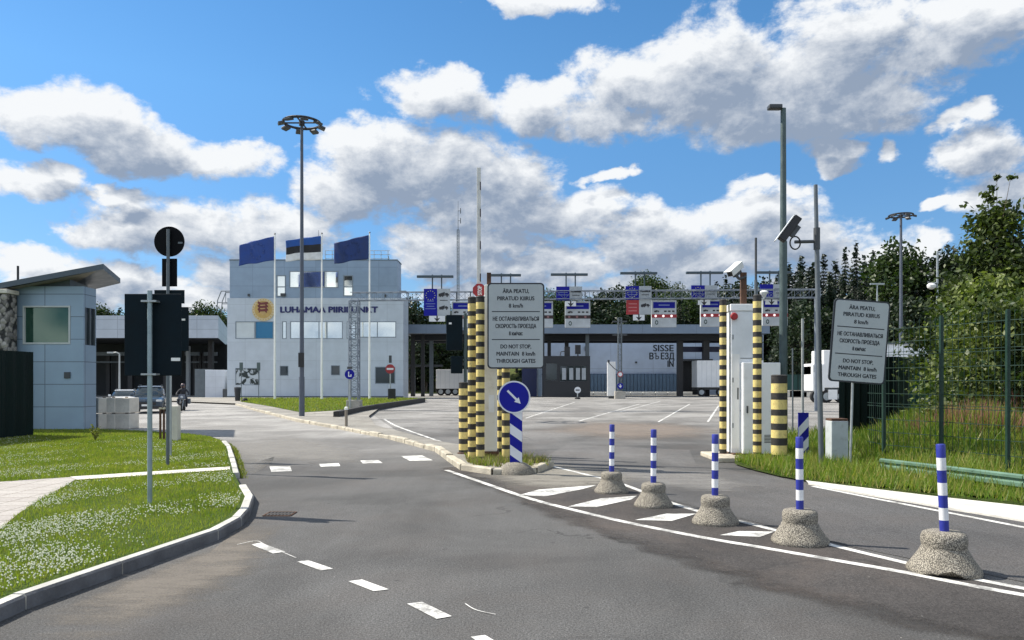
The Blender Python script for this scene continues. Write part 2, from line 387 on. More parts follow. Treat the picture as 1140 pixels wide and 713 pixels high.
def window(parent, x0, x1, z0, z1, y, gm, fm, fr=.06, mull=(), trans=(), inset=.08, label=None):
    f = MB(); e = .004
    f.box(x0 + e, x0 + fr, y - .02, y + inset, z0 + e, z1 - e); f.box(x1 - fr, x1 - e, y - .02, y + inset, z0 + e, z1 - e)
    f.box(x0 + fr, x1 - fr, y - .021, y + inset, z0 + e, z0 + fr); f.box(x0 + fr, x1 - fr, y - .021, y + inset, z1 - fr, z1 - e)
    for mx in mull: f.box(mx - fr / 2, mx + fr / 2, y - .01, y + inset, z0 + fr, z1 - fr)
    for mz in trans: f.box(x0 + fr, x1 - fr, y - .006, y + inset, mz - fr / 2, mz + fr / 2)
    w = f.build('window', fm, parent)
    p = MB(); p.box(x0 + fr * .6, x1 - fr * .6, y + inset * .5, y + inset * .5 + .02, z0 + fr * .6, z1 - fr * .6); p.build('pane', gm, w)
    if label: w['label'] = label
    return w
def kerb(mb, pts, w, z0, z1, mi=0, seg=1.0, gap=.012, jit=.0, side=False):
    """kerbstones along a polyline (outer edge = pts, width w to the left of travel)"""
    P = [Vector((p[0], p[1], 0)) for p in pts]; acc = []
    for a, b in zip(P, P[1:]):
        n = max(1, int(round((b - a).length / seg)))
        for i in range(n): acc.append(a.lerp(b, i / n))
    acc.append(P[-1]); N = len(acc); off = []
    for i in range(N):
        d = (acc[min(i + 1, N - 1)] - acc[max(i - 1, 0)]).normalized(); off.append(acc[i] + Vector((-d.y, d.x, 0)) * w)
    for i in range(N - 1):
        a, b, c, d = acc[i], acc[i + 1], off[i + 1], off[i]; u = (b - a).normalized() * gap / 2
        dz = random.uniform(-jit, jit); ch = .018
        up = [(a + u, z0), (b - u, z0), (c - u, z0), (d + u, z0)]
        ia = (d - a).normalized() * ch; ib = (c - b).normalized() * ch
        vs = [(p.x, p.y, z) for p, z in up] + [(p.x, p.y, z1 - ch + dz) for p in (a + u, b - u, c - u, d + u)] + \
             [(p.x, p.y, z1 + dz) for p in (a + u + ia, b - u + ib, c - u - ib, d + u - ia)]
        fs = [(0, 1, 5, 4), (1, 2, 6, 5), (2, 3, 7, 6), (3, 0, 4, 7), (4, 5, 9, 8), (5, 6, 10, 9), (6, 7, 11, 10), (7, 4, 8, 11), (8, 9, 10, 11)]
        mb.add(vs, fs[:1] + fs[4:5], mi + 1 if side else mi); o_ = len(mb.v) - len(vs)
        for f in fs[1:4] + fs[5:]: mb.f.append(tuple(k + o_ for k in f)); mb.m.append(mi); mb.sm.append(False)
def in_poly(px, py, poly):
    res = np.zeros(len(px), bool); n = len(poly)
    for i in range(n):
        x0, y0 = poly[i]; x1, y1 = poly[(i + 1) % n]
        c = ((y0 > py) != (y1 > py)) & (px < (x1 - x0) * (py - y0) / ((y1 - y0) or 1e-9) + x0); res ^= c
    return res

# ------------------------------------------------------------------ ground
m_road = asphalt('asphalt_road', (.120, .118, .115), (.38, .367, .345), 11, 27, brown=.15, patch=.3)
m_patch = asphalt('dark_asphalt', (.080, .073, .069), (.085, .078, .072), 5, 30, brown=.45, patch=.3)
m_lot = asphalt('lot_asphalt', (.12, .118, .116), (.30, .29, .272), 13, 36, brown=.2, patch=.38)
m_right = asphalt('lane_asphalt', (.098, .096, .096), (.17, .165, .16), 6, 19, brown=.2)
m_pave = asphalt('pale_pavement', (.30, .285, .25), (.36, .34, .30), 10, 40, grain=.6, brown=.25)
g_far = grass_mat('meadow', (.075, .105, .03), (.13, .15, .045))
g_lawn = grass_mat('lawn', (.075, .125, .022), (.12, .165, .04))
g_verge = grass_mat('verge_turf', (.06, .105, .016), (.095, .14, .028))
g_rough = grass_mat('rough_turf', (.05, .09, .015), (.10, .125, .035))

b = MB(); b.sheet([(-2500, -400), (2500, -400), (2500, 4000), (-2500, 4000)], -.03); tag(b.build('ground', g_far), kind='structure')
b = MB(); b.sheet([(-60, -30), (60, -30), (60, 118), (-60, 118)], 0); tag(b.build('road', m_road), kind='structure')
# lot to the right of the island
isl = [G(*p)[:2] for p in ((512, 524), (484, 503), (432, 489), (376, 478), (331, 470), (285, 458), (262, 451))]
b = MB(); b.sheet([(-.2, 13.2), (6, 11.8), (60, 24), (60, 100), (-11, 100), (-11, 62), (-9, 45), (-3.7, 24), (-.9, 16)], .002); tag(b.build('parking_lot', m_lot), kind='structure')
# exit lane on the right, darker asphalt
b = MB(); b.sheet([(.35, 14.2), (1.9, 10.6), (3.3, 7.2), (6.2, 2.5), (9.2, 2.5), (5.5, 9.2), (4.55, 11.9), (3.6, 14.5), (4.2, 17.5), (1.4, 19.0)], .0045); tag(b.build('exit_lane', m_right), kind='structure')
lineL = [G(*p)[:2] for p in ((497, 524), (540, 539), (590, 556), (640, 569), (700, 583), (780, 599), (850, 611), (930, 625), (1010, 639), (1080, 653), (1180, 671))]
lineR = [G(*p)[:2] for p in ((603, 517), (640, 526), (690, 539), (760, 565), (850, 588), (930, 609), (1000, 626), (1080, 645), (1180, 664))]
def resample(P, n):
    P = np.array(P, float); L = np.r_[0, np.cumsum(np.hypot(*np.diff(P, axis=0).T))]; t_ = np.linspace(0, L[-1], n); return np.stack([np.interp(t_, L, P[:, 0]), np.interp(t_, L, P[:, 1])], 1)
LA = resample([G(*p)[:2] for p in ((470, 522), (540, 554), (620, 590), (720, 628), (840, 668), (980, 705), (1130, 735), (1400, 775))], 60); LB = resample(lineR + [G(1400, 712)[:2]], 60)
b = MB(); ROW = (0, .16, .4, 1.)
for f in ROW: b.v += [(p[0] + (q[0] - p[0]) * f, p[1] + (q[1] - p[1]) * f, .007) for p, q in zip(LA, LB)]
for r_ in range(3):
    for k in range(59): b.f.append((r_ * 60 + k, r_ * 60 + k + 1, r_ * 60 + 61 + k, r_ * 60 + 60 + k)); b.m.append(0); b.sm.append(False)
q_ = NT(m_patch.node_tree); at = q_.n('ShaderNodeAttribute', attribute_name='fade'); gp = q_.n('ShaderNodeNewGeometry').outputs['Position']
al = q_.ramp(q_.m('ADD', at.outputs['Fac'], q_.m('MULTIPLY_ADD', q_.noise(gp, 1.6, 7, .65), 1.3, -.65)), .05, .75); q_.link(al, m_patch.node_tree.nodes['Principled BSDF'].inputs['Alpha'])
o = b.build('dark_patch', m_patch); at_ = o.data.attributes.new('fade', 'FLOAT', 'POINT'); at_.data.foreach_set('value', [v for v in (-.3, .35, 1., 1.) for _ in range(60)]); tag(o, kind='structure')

def ribbon(mb, pts, w, z, mi=0):
    P = [Vector((p[0], p[1])) for p in pts]; L = []; Rr = []
    # smooth the polyline
    Q = []
    for i in range(len(P) - 1):
        p0, p1, p2, p3 = P[max(i - 1, 0)], P[i], P[i + 1], P[min(i + 2, len(P) - 1)]
        for k in range(6):
            s = k / 6; Q.append(.5 * ((2 * p1) + (p2 - p0) * s + (2 * p0 - 5 * p1 + 4 * p2 - p3) * s * s + (3 * p1 - p0 - 3 * p2 + p3) * s ** 3))
    Q.append(P[-1])
    for i, p in enumerate(Q):
        d = (Q[min(i + 1, len(Q) - 1)] - Q[max(i - 1, 0)]).normalized(); n = Vector((-d.y, d.x)) * w / 2; L.append(p + n); Rr.append(p - n)
    n = len(Q); mb.add([(p.x, p.y, z) for p in L + Rr], [(i, n + i, n + i + 1, i + 1) for i in range(n - 1)], mi)
# worn paint: the wear is a shader mask of bare asphalt
def worn_paint():
    m = bpy.data.materials.new('worn_line_paint'); m.use_nodes = True; q = NT(m.node_tree); p = m.node_tree.nodes['Principled BSDF']
    ob = q.n('ShaderNodeNewGeometry').outputs['Position']
    w = q.ramp(q.m('ADD', q.noise(ob, 2.2, 6, .7), q.m('MULTIPLY', q.noise(ob, 45, 4, .7), .35)), .60, .82)
    c = q.mix(q.m('MULTIPLY', w, .8), (.68, .67, .63, 1), (.12, .115, .11, 1)); f = q.ramp(q.noise(ob, 60, 3, .6), .3, .7, .9, 1.05)
    q.link(q.mix(1., c, q.mix(1., (0, 0, 0, 1), f, 'ADD'), 'MULTIPLY'), p.inputs['Base Color']); p.inputs['Roughness'].default_value = .75
    return m
wpaint = worn_paint()
b = MB(); ribbon(b, lineL, .10, .0095); ribbon(b, lineR, .09, .010)
for q in (((578, 552), (600, 546), (664, 541), (648, 545.5), (607, 553.5)), ((632, 565), (668, 556), (709, 553), (703, 557), (664, 565.5)),
          ((707, 580), (742, 573), (775, 573), (748, 581)), ((801, 597), (823, 592.5), (862, 593), (846, 599))):
    b.sheet([G(*p)[:2] for p in q], .0103)
for q in (((280, 607), (290, 605), (318, 615), (304, 617)), ((331, 626), (343, 624.5), (371, 634), (357, 636)), ((388, 648), (403, 646), (433, 657), (416, 659)),
          ((453, 673), (470, 671), (503, 687), (486, 690)), ((524, 710), (540, 708), (585, 735), (563, 738)),
          ((300, 520), (323, 519.5), (325, 525), (302, 525.7)), ((355, 517), (377, 516), (379, 519.5), (357, 520.2)), ((401, 513.2), (421, 512.6), (426, 516), (404, 516.6)), ((446, 508.2), (470, 507.5), (482, 513), (456, 513.6))):
    b.sheet([G(*p)[:2] for p in q], .0055)
# right edge line and lot markings
ribbon(b, [G(*p)[:2] for p in ((905, 542), (960, 553), (1040, 568.5), (1140, 588), (1260, 612))], .09, .0075)
for p, q in (((585, 466), (640, 448)), ((645, 469), (712, 450)), ((733, 470), (768, 450)), ((690, 459), (735, 447)), ((788, 470), (800, 452))):
    ribbon(b, [G(*p)[:2], G(*q)[:2]], .09, .0052)
ribbon(b, [G(*p)[:2] for p in ((428, 467), (440, 474), (470, 485), (505, 497))], .10, .0056)
ribbon(b, [G(*p)[:2] for p in ((264, 607), (285, 603), (297, 608), (330, 622))], .010, .0058)
ribbon(b, [G(*p)[:2] for p in ((518, 673), (530, 680), (552, 685))], .010, .0061)
tag(b.build('road_markings', wpaint), kind='structure')

def dust(name, poly, z, col, th):
    m = bpy.data.materials.new(name + '_mat'); m.use_nodes = True; q = NT(m.node_tree); p = m.node_tree.nodes['Principled BSDF']; gp = q.n('ShaderNodeNewGeometry').outputs['Position']
    P = np.array(poly); c = P.mean(0); b = MB(); n = len(poly); b.v = [(float(x), float(y), z) for x, y in poly] + [(float(c[0] + (x - c[0]) * .45), float(c[1] + (y - c[1]) * .45), z) for x, y in poly]
    b.f = [(i, (i + 1) % n, n + (i + 1) % n, n + i) for i in range(n)] + [tuple(range(n, 2 * n))]; b.m = [0] * len(b.f); b.sm = [False] * len(b.f)
    at = q.n('ShaderNodeAttribute', attribute_name='fade'); mp = q.n('ShaderNodeMapping'); q.link(gp, mp.inputs[0]); mp.inputs['Scale'].default_value = (.7, 2.2, 1)
    q.link(q.ramp(q.m('ADD', at.outputs['Fac'], q.m('MULTIPLY_ADD', q.noise(mp.outputs[0], 2.2, 8, .7), 1.8, -.9)), .1, 1.1, 0, th), p.inputs['Alpha'])
    q.link(q.mix(q.ramp(q.noise(gp, 60, 3, .7), .35, .65), (col[0] * .7, col[1] * .7, col[2] * .7, 1), (*col, 1)), p.inputs['Base Color']); p.inputs['Roughness'].default_value = .95
    o = b.build(name, m); a = o.data.attributes.new('fade', 'FLOAT', 'POINT'); a.data.foreach_set('value', [0.] * n + [.9] * n); tag(o, kind='structure')
dust('gravel_dust', [G(*p)[:2] for p in ((560, 548), (510, 531), (540, 520), (610, 514), (680, 522), (760, 532), (700, 545), (640, 552))], .0085, (.30, .28, .24), .8)
dust('lane_dust', [G(*p)[:2] for p in ((620, 520), (700, 516), (800, 524), (880, 545), (840, 556), (740, 548))], .0088, (.27, .26, .245), .65)
dust('kerb_dust', [G(*p)[:2] for p in ((0, 700), (140, 642), (246, 604), (282, 574), (330, 580), (300, 640), (180, 700), (60, 740))], .0035, (.21, .185, .155), .75)
dust('lot_stain', [G(*p)[:2] for p in ((560, 480), (640, 468), (760, 470), (830, 478), (800, 492), (680, 494))], .0046, (.27, .22, .18), .7)
dust('verge_wear', [G(*p)[:2] for p in ((215, 492), (330, 482), (420, 500), (440, 520), (280, 516), (262, 540))], .0036, (.30, .285, .26), .6)

# left verge: raised turf, kerb, paved walk
KB = [(-3.45, 1.5), (-3.44, 3.2), (-3.42, 5.2), (-3.24, 6.15), (-2.98, 7.5), (-3.0, 8.2), (-3.12, 8.8), (-3.42, 9.8), (-3.87, 10.8), (-4.53, 12.3), (-5.5, 14.7), (-6.65, 17.5), (-7.3, 18.9), (-8.3, 20.6), (-9.7, 21.9), (-12.4, 23.4), (-16, 24.5), (-40, 26)]
VZ = .10
b = MB(); b.sheet([(x - .1, y) for x, y in KB] + [(-40, 1.5)], VZ); vg = tag(b.build('left_verge', g_verge), kind='structure')
kb = MB(); kerb(kb, KB[:9], .12, -.02, .113, jit=.004, side=True); kerb(kb, KB[9:13], .12, -.02, .108, jit=.008, gap=.03, side=True); tag(kb.build('left_kerb', [kerbm, mat('shaded_stained_kerb', (.13, .13, .135), .9, .3, 3, .4, 40, dirt=.4, dirtcol=(.07, .065, .06))]), kind='structure')  # road-facing kerb sides: shade painted in as a darker tone, plus staining
def pave_mat():
    m = bpy.data.materials.new('paving_slabs'); m.use_nodes = True; q = NT(m.node_tree); p = m.node_tree.nodes['Principled BSDF']
    ob = q.n('ShaderNodeNewGeometry').outputs['Position']; br = q.n('ShaderNodeTexBrick'); q.link(ob, br.inputs['Vector']); br.offset = 0
    for k, v in (('Scale', 1.), ('Mortar Size', .008), ('Brick Width', .42), ('Row Height', .32), ('Bias', 0.)): br.inputs[k].default_value = v
    br.inputs['Color1'].default_value = (.40, .37, .34, 1); br.inputs['Color2'].default_value = (.34, .31, .285, 1); br.inputs['Mortar'].default_value = (.12, .11, .08, 1)
    f = q.ramp(q.noise(ob, 30, 5, .7), .3, .7, .8, 1.15); q.link(q.mix(1., br.outputs[0], q.mix(1., (0, 0, 0, 1), f, 'ADD'), 'MULTIPLY'), p.inputs['Base Color'])
    p.inputs['Roughness'].default_value = .9; return m
mpv = pave_mat()
WALK = [G(*p, VZ)[:2] for p in ((-160, 546), (0, 537), (90, 531), (70, 543), (45, 556), (20, 573), (0, 590), (-60, 640), (-340, 660))]
b = MB(); b.sheet(WALK, VZ + .006); tag(b.build('paved_walk', mpv), kind='structure')
STRIP = [G(*p, VZ)[:2] for p in ((78, 531.6), (256, 520.2), (256, 523.6), (86, 535))]
b = MB(); b.sheet(STRIP, VZ + .011); tag(b.build('paved_strip', concl), kind='structure')

def blades(name, polys, n, hmin, hmax, w, mats, zf, holes=(), lean=.5, ymin=3, dens=None, kindlabel=None):
    """many separate triangular blades in one sheet of turf"""
    xs = []; ys = []
    P = np.array([p for q in polys for p in q]); x0, y0 = P.min(0); x1, y1 = P.max(0); got = 0
    while got < n:
        x = rng.uniform(x0, x1, n * 2); y = rng.uniform(y0, y1, n * 2); k = np.zeros(len(x), bool)
        for q in polys: k |= in_poly(x, y, q)
        for q in holes: k &= ~in_poly(x, y, q)
        k &= (np.abs(x / np.maximum(y, .1)) < .80) & (y > ymin)
        if dens is not None: k &= rng.uniform(0, 1, len(x)) < dens(x, y)
        xs.append(x[k]); ys.append(y[k]); got += k.sum()
    x = np.concatenate(xs)[:n]; y = np.concatenate(ys)[:n]; z = zf(x, y)
    h = rng.uniform(hmin, hmax, n) * (0.75 + .5 * (np.sin(x * 2.1) * np.cos(y * 1.7) * .5 + .5)); a = rng.uniform(0, 2 * np.pi, n); l = rng.uniform(.1, lean, n) * h; la = rng.uniform(0, 2 * np.pi, n)
    ww = w * rng.uniform(.6, 1.4, n) * np.clip(y / 9, .8, 2.2)
    v = np.zeros((n, 3, 3)); dx = np.cos(a) * ww / 2; dy = np.sin(a) * ww / 2
    v[:, 0] = np.stack([x - dx, y - dy, z], 1); v[:, 1] = np.stack([x + dx, y + dy, z], 1); v[:, 2] = np.stack([x + np.cos(la) * l, y + np.sin(la) * l, z + h], 1)
    me = bpy.data.meshes.new(name); me.from_pydata(v.reshape(-1, 3).tolist(), [], np.arange(3 * n).reshape(n, 3).tolist())
    for m in mats: me.materials.append(m)
    me.polygons.foreach_set('material_index', rng.integers(0, len(mats), n).astype(np.int32)); me.update()
    o = bpy.data.objects.new(name, me); C.objects.link(o); return o
bl1 = leaf_mat('grass_blade', (.12, .175, .014), (.235, .265, .04), .4); bl2 = leaf_mat('grass_blade_dry', (.17, .19, .04), (.28, .26, .08), .4)
tz = lambda z: (lambda x, y: np.full(len(x), z))
VERGE = [(x - .16, y) for x, y in KB] + [(-22, 24.6), (-22, 1.5)]
o = blades('verge_grass', [VERGE], 95000, .02, .052, .009, [bl1, bl1, bl2], tz(VZ), holes=[WALK, STRIP], dens=lambda x, y: np.clip(1.15 - y / 26, .2, 1))
tag(o, 'short clover lawn along the left road edge', 'grass', kind='stuff')
# clover flower heads
def clover(n):
    mb = MB(); cnt = 0
    while cnt < n:
        y = random.uniform(4, 20); x = -random.uniform(3.2, min(.72 * y + .3, 15))
        if not in_poly(np.array([x]), np.array([y]), VERGE)[0] or in_poly(np.array([x]), np.array([y]), WALK)[0] or in_poly(np.array([x]), np.array([y]), STRIP)[0]: continue
        d = math.sin(x * 1.9 + 1) * math.cos(y * 1.3) + .5 * math.sin(3.1 * x - 2 * y)
        if random.random() > .22 + .75 * d + .35 * math.sin(5.3 * x + 2.1 * y) * math.sin(3.7 * y): continue
        if random.random() < y / 24: continue
        r = random.uniform(.005, .0095); z = VZ + random.uniform(.03, .06); cnt += 1
        vs = [(x + r, y, z), (x, y + r, z), (x - r, y, z), (x, y - r, z), (x, y, z + r * 1.1), (x, y, z - r * .9)]
        mb.add(vs, [(0, 1, 4), (1, 2, 4), (2, 3, 4), (3, 0, 4), (1, 0, 5), (2, 1, 5), (3, 2, 5), (0, 3, 5)])
    return mb
o = clover(6000).build('clover_flowers', mat('clover_white', (.66, .67, .52), .8, .15, 30)); tag(o, 'white clover flower heads dotted over the left lawn', 'flowers', kind='stuff')

# island: raised worn pavement with broken kerb
IZ = .11
ISL = isl + [(-34, 66), (-34, 74), (-12, 74), (-10, 60), (-7.6, 42), (-6.4, 33), (-4.8, 26), (-2.0, 19.2), (.2, 15.2), (.75, 14.0), (.45, 13.0), (-.35, 12.75)]
b = MB(); b.sheet([(x + .08, y + .02) if i < 7 else (x, y) for i, (x, y) in enumerate(ISL)], IZ - .01); tag(b.build('island_pavement', m_pave), kind='structure')
kb = MB(); kerb(kb, [(.8, 14.0), (.45, 13.0), (-.35, 12.72)] + isl, .16, -.02, IZ, seg=.9, gap=.05, jit=.018) 
kb2 = MB(); kerb(kb2, [(.8, 14.0), (.45, 13.0), (-.35, 12.72)][::1] + isl, -.16, -.02, IZ, seg=.85, gap=.05, jit=.018)
kb2 = MB(); kerb(kb2, (isl[::-1] + [(-.35, 12.72), (.45, 13.0), (.8, 14.0)]), .16, -.02, IZ, seg=.85, gap=.05, jit=.018)
tag(kb2.build('island_kerb', oldkerb), kind='structure')
kb = MB(); kerb(kb, [(.8, 14.0), (.25, 15.3), (-2.0, 19.3), (-4.8, 26.1), (-6.6, 33), (-7.8, 42)], .13, -.02, IZ - .03, gap=.02, jit=.01); tag(kb.build('lot_kerb', oldkerb), kind='structure')
# far lawn in front of the building, with a dark kerb
LAWN = [G(*p, .1)[:2] for p in ((268, 447.5), (300, 452.5), (335, 459.5), (372, 457.5), (420, 451.5), (476, 444.5), (452, 443.6), (268, 443.6))]
b = MB(); b.sheet(LAWN, .112); tag(b.build('building_lawn', g_lawn), kind='structure')
kb = MB(); kerb(kb, [G(*p)[:2] for p in ((371, 467), (395, 461), (430, 454.5), (470, 448))], -.25, -.02, .34, seg=2, gap=.01); tag(recalc(kb.build('dark_kerb', mat('tarred_kerb', (.03, .028, .026), .8, .2, 2))), kind='structure')
o = blades('lawn_grass', [LAWN], 9000, .06, .14, .03, [bl1, bl2], tz(.11), ymin=20); tag(o, 'mown lawn in front of the pale border building', 'grass', kind='stuff')

# right side: kerb strip, rough bank
RK = [(8.6, 2.2), (7.15, 5.5), (5.85, 8.44), (5.41, 9.47), (4.98, 10.5), (4.63, 11.55), (4.5, 12.4), (4.36, 13.3), (4.3, 14.2), (4.75, 16.2), (6.0, 18.6), (12, 22)]
RT = [(9.4, 2.6), (7.8, 6.1), (6.51, 9.4), (5.91, 10.13), (5.24, 11.06), (4.71, 11.86)]
b = MB(); b.sheet(RK[:6] + RT[::-1], .03)
b.add([(x, y, -.01) for x, y in RK[:6]] + [(x, y, .03) for x, y in RK[:6]], [(i, i + 1, 7 + i, 6 + i) for i in range(5)]); tag(b.build('right_kerb', mat('white_kerb_concrete', (.60, .58, .53), .9, .15, 2.5, .3, 40, dirt=.4, dirtcol=(.35, .32, .27))), kind='structure')
BANK = RT + RK[6:] + [(60, 36), (60, 2)]
def bank_z(x, y):
    x = np.asarray(x, float); y = np.asarray(y, float)
    # distance inside the bank edge along its normal (edge runs about (-.41, .91))
    s = (x - 5.0) * .91 + (y - 11.3) * .41
    u = x - .468 * y; far = np.clip((y - 10.5) / 3.5, 0, 1)
    z = .04 + .06 * np.clip(s / 1.2, 0, 1) + (.52 * np.clip(u / 1.35, 0, 1) ** 1.2 + .35 * np.clip((u - 1.2) / 2.5, 0, 1)) * far * np.clip((s - .8) / 2, 0, 1) + .05 * np.sin(x * 1.7) * np.cos(y * 1.3) * np.clip(s / 3, 0, 1)
    return z * np.clip((25 - y) / 4, .15, 1)
def bank():
    nx, ny = 90, 70; gx = np.linspace(3.4, 40, nx); gy = np.linspace(2.2, 36, ny); mb = MB(); XX, YY = np.meshgrid(gx, gy); k = in_poly(XX.ravel() , YY.ravel(), BANK); Z = bank_z(XX.ravel(), YY.ravel())
    mb.v = [(float(a), float(c), float(z)) for a, c, z in zip(XX.ravel(), YY.ravel(), Z)]
    for j in range(ny - 1):
        for i in range(nx - 1):
            q = (j * nx + i, j * nx + i + 1, (j + 1) * nx + i + 1, (j + 1) * nx + i)
            if k[list(q)].all(): mb.f.append(q); mb.m.append(0); mb.sm.append(True)
    return mb
tag(bank().build('grass_bank', g_rough), kind='structure')
b = MB(); b.sheet(RT + RK[6:] + [(30, 22), (30, 2.6)], .028); tag(b.build('right_verge', g_rough), kind='structure')
rg1 = leaf_mat('rough_grass', (.085, .16, .014), (.18, .24, .035), .4); rg2 = leaf_mat('rough_grass_dry', (.20, .21, .05), (.32, .27, .10), .4)
NEARB = RT + RK[6:] + [(16, 22), (16, 5)]
o = blades('bank_grass', [NEARB], 52000, .08, .24, .012, [rg1, rg1, rg2], lambda x, y: np.maximum(bank_z(x, y), .028), ymin=5, lean=.7, holes=[[(4.0, 14.5), (5.7, 14.5), (5.7, 17), (4.0, 17)]])
tag(o, 'rough grass along the right road edge and bank', 'grass', kind='stuff')
TALL = [(6.6, 13.6), (9.6, 11.6), (16, 13), (16, 21), (6.8, 19.5)]
pk = leaf_mat('pink_stalk', (.20, .09, .085), (.30, .15, .12), .4)
o = blades('tall_weeds', [TALL], 16000, .12, .38, .018, [rg1, rg1, rg1, rg1, rg1, rg2], lambda x, y: bank_z(x, y), ymin=8, lean=.8)
tag(o, 'tall green weeds on the bank behind the mesh fence', 'weeds', kind='stuff')
FIRE = [(7.6, 13.6), (9.3, 12.6), (11.2, 12.6), (11.0, 14.6), (8.2, 15.6)]
o = blades('fireweed', [FIRE], 2600, .25, .6, .014, [pk, pk, rg1], lambda x, y: bank_z(x, y), ymin=8, lean=.4, dens=lambda x, y: np.clip(np.sin(x * 3.1) * np.cos(y * 2.3) * 1.2 + .35, .02, 1))
tag(o, 'reddish pink flowering stalks behind the mesh fence', 'weeds', kind='stuff')
# tufts round the island columns
TUFT = [(-.75, 13.3), (.1, 12.95), (.72, 13.4), (.7, 14.0), (.2, 14.9), (-1.0, 15.5)]
o = blades('island_weeds', [TUFT], 2600, .04, .17, .012, [bl2, bl1, mat('dry_grass', (.30, .24, .12), .9)], tz(IZ - .01), ymin=5, lean=.9, dens=lambda x, y: np.clip(np.sin(x * 9) * np.cos(y * 7) + .2, .05, 1)); tag(o, 'dry weeds round the foot of the striped island posts', 'weeds', kind='stuff')
EDGE = [(x - .02, y) for x, y in KB[9:14]] + [(x + .16, y - .05) for x, y in KB[9:14][::-1]]
o = blades('gutter_weeds', [EDGE], 900, .02, .09, .012, [bl2, bl1], tz(.0), ymin=5, lean=.9); tag(o, 'weeds in the gutter beside the left kerb', 'weeds', kind='stuff')

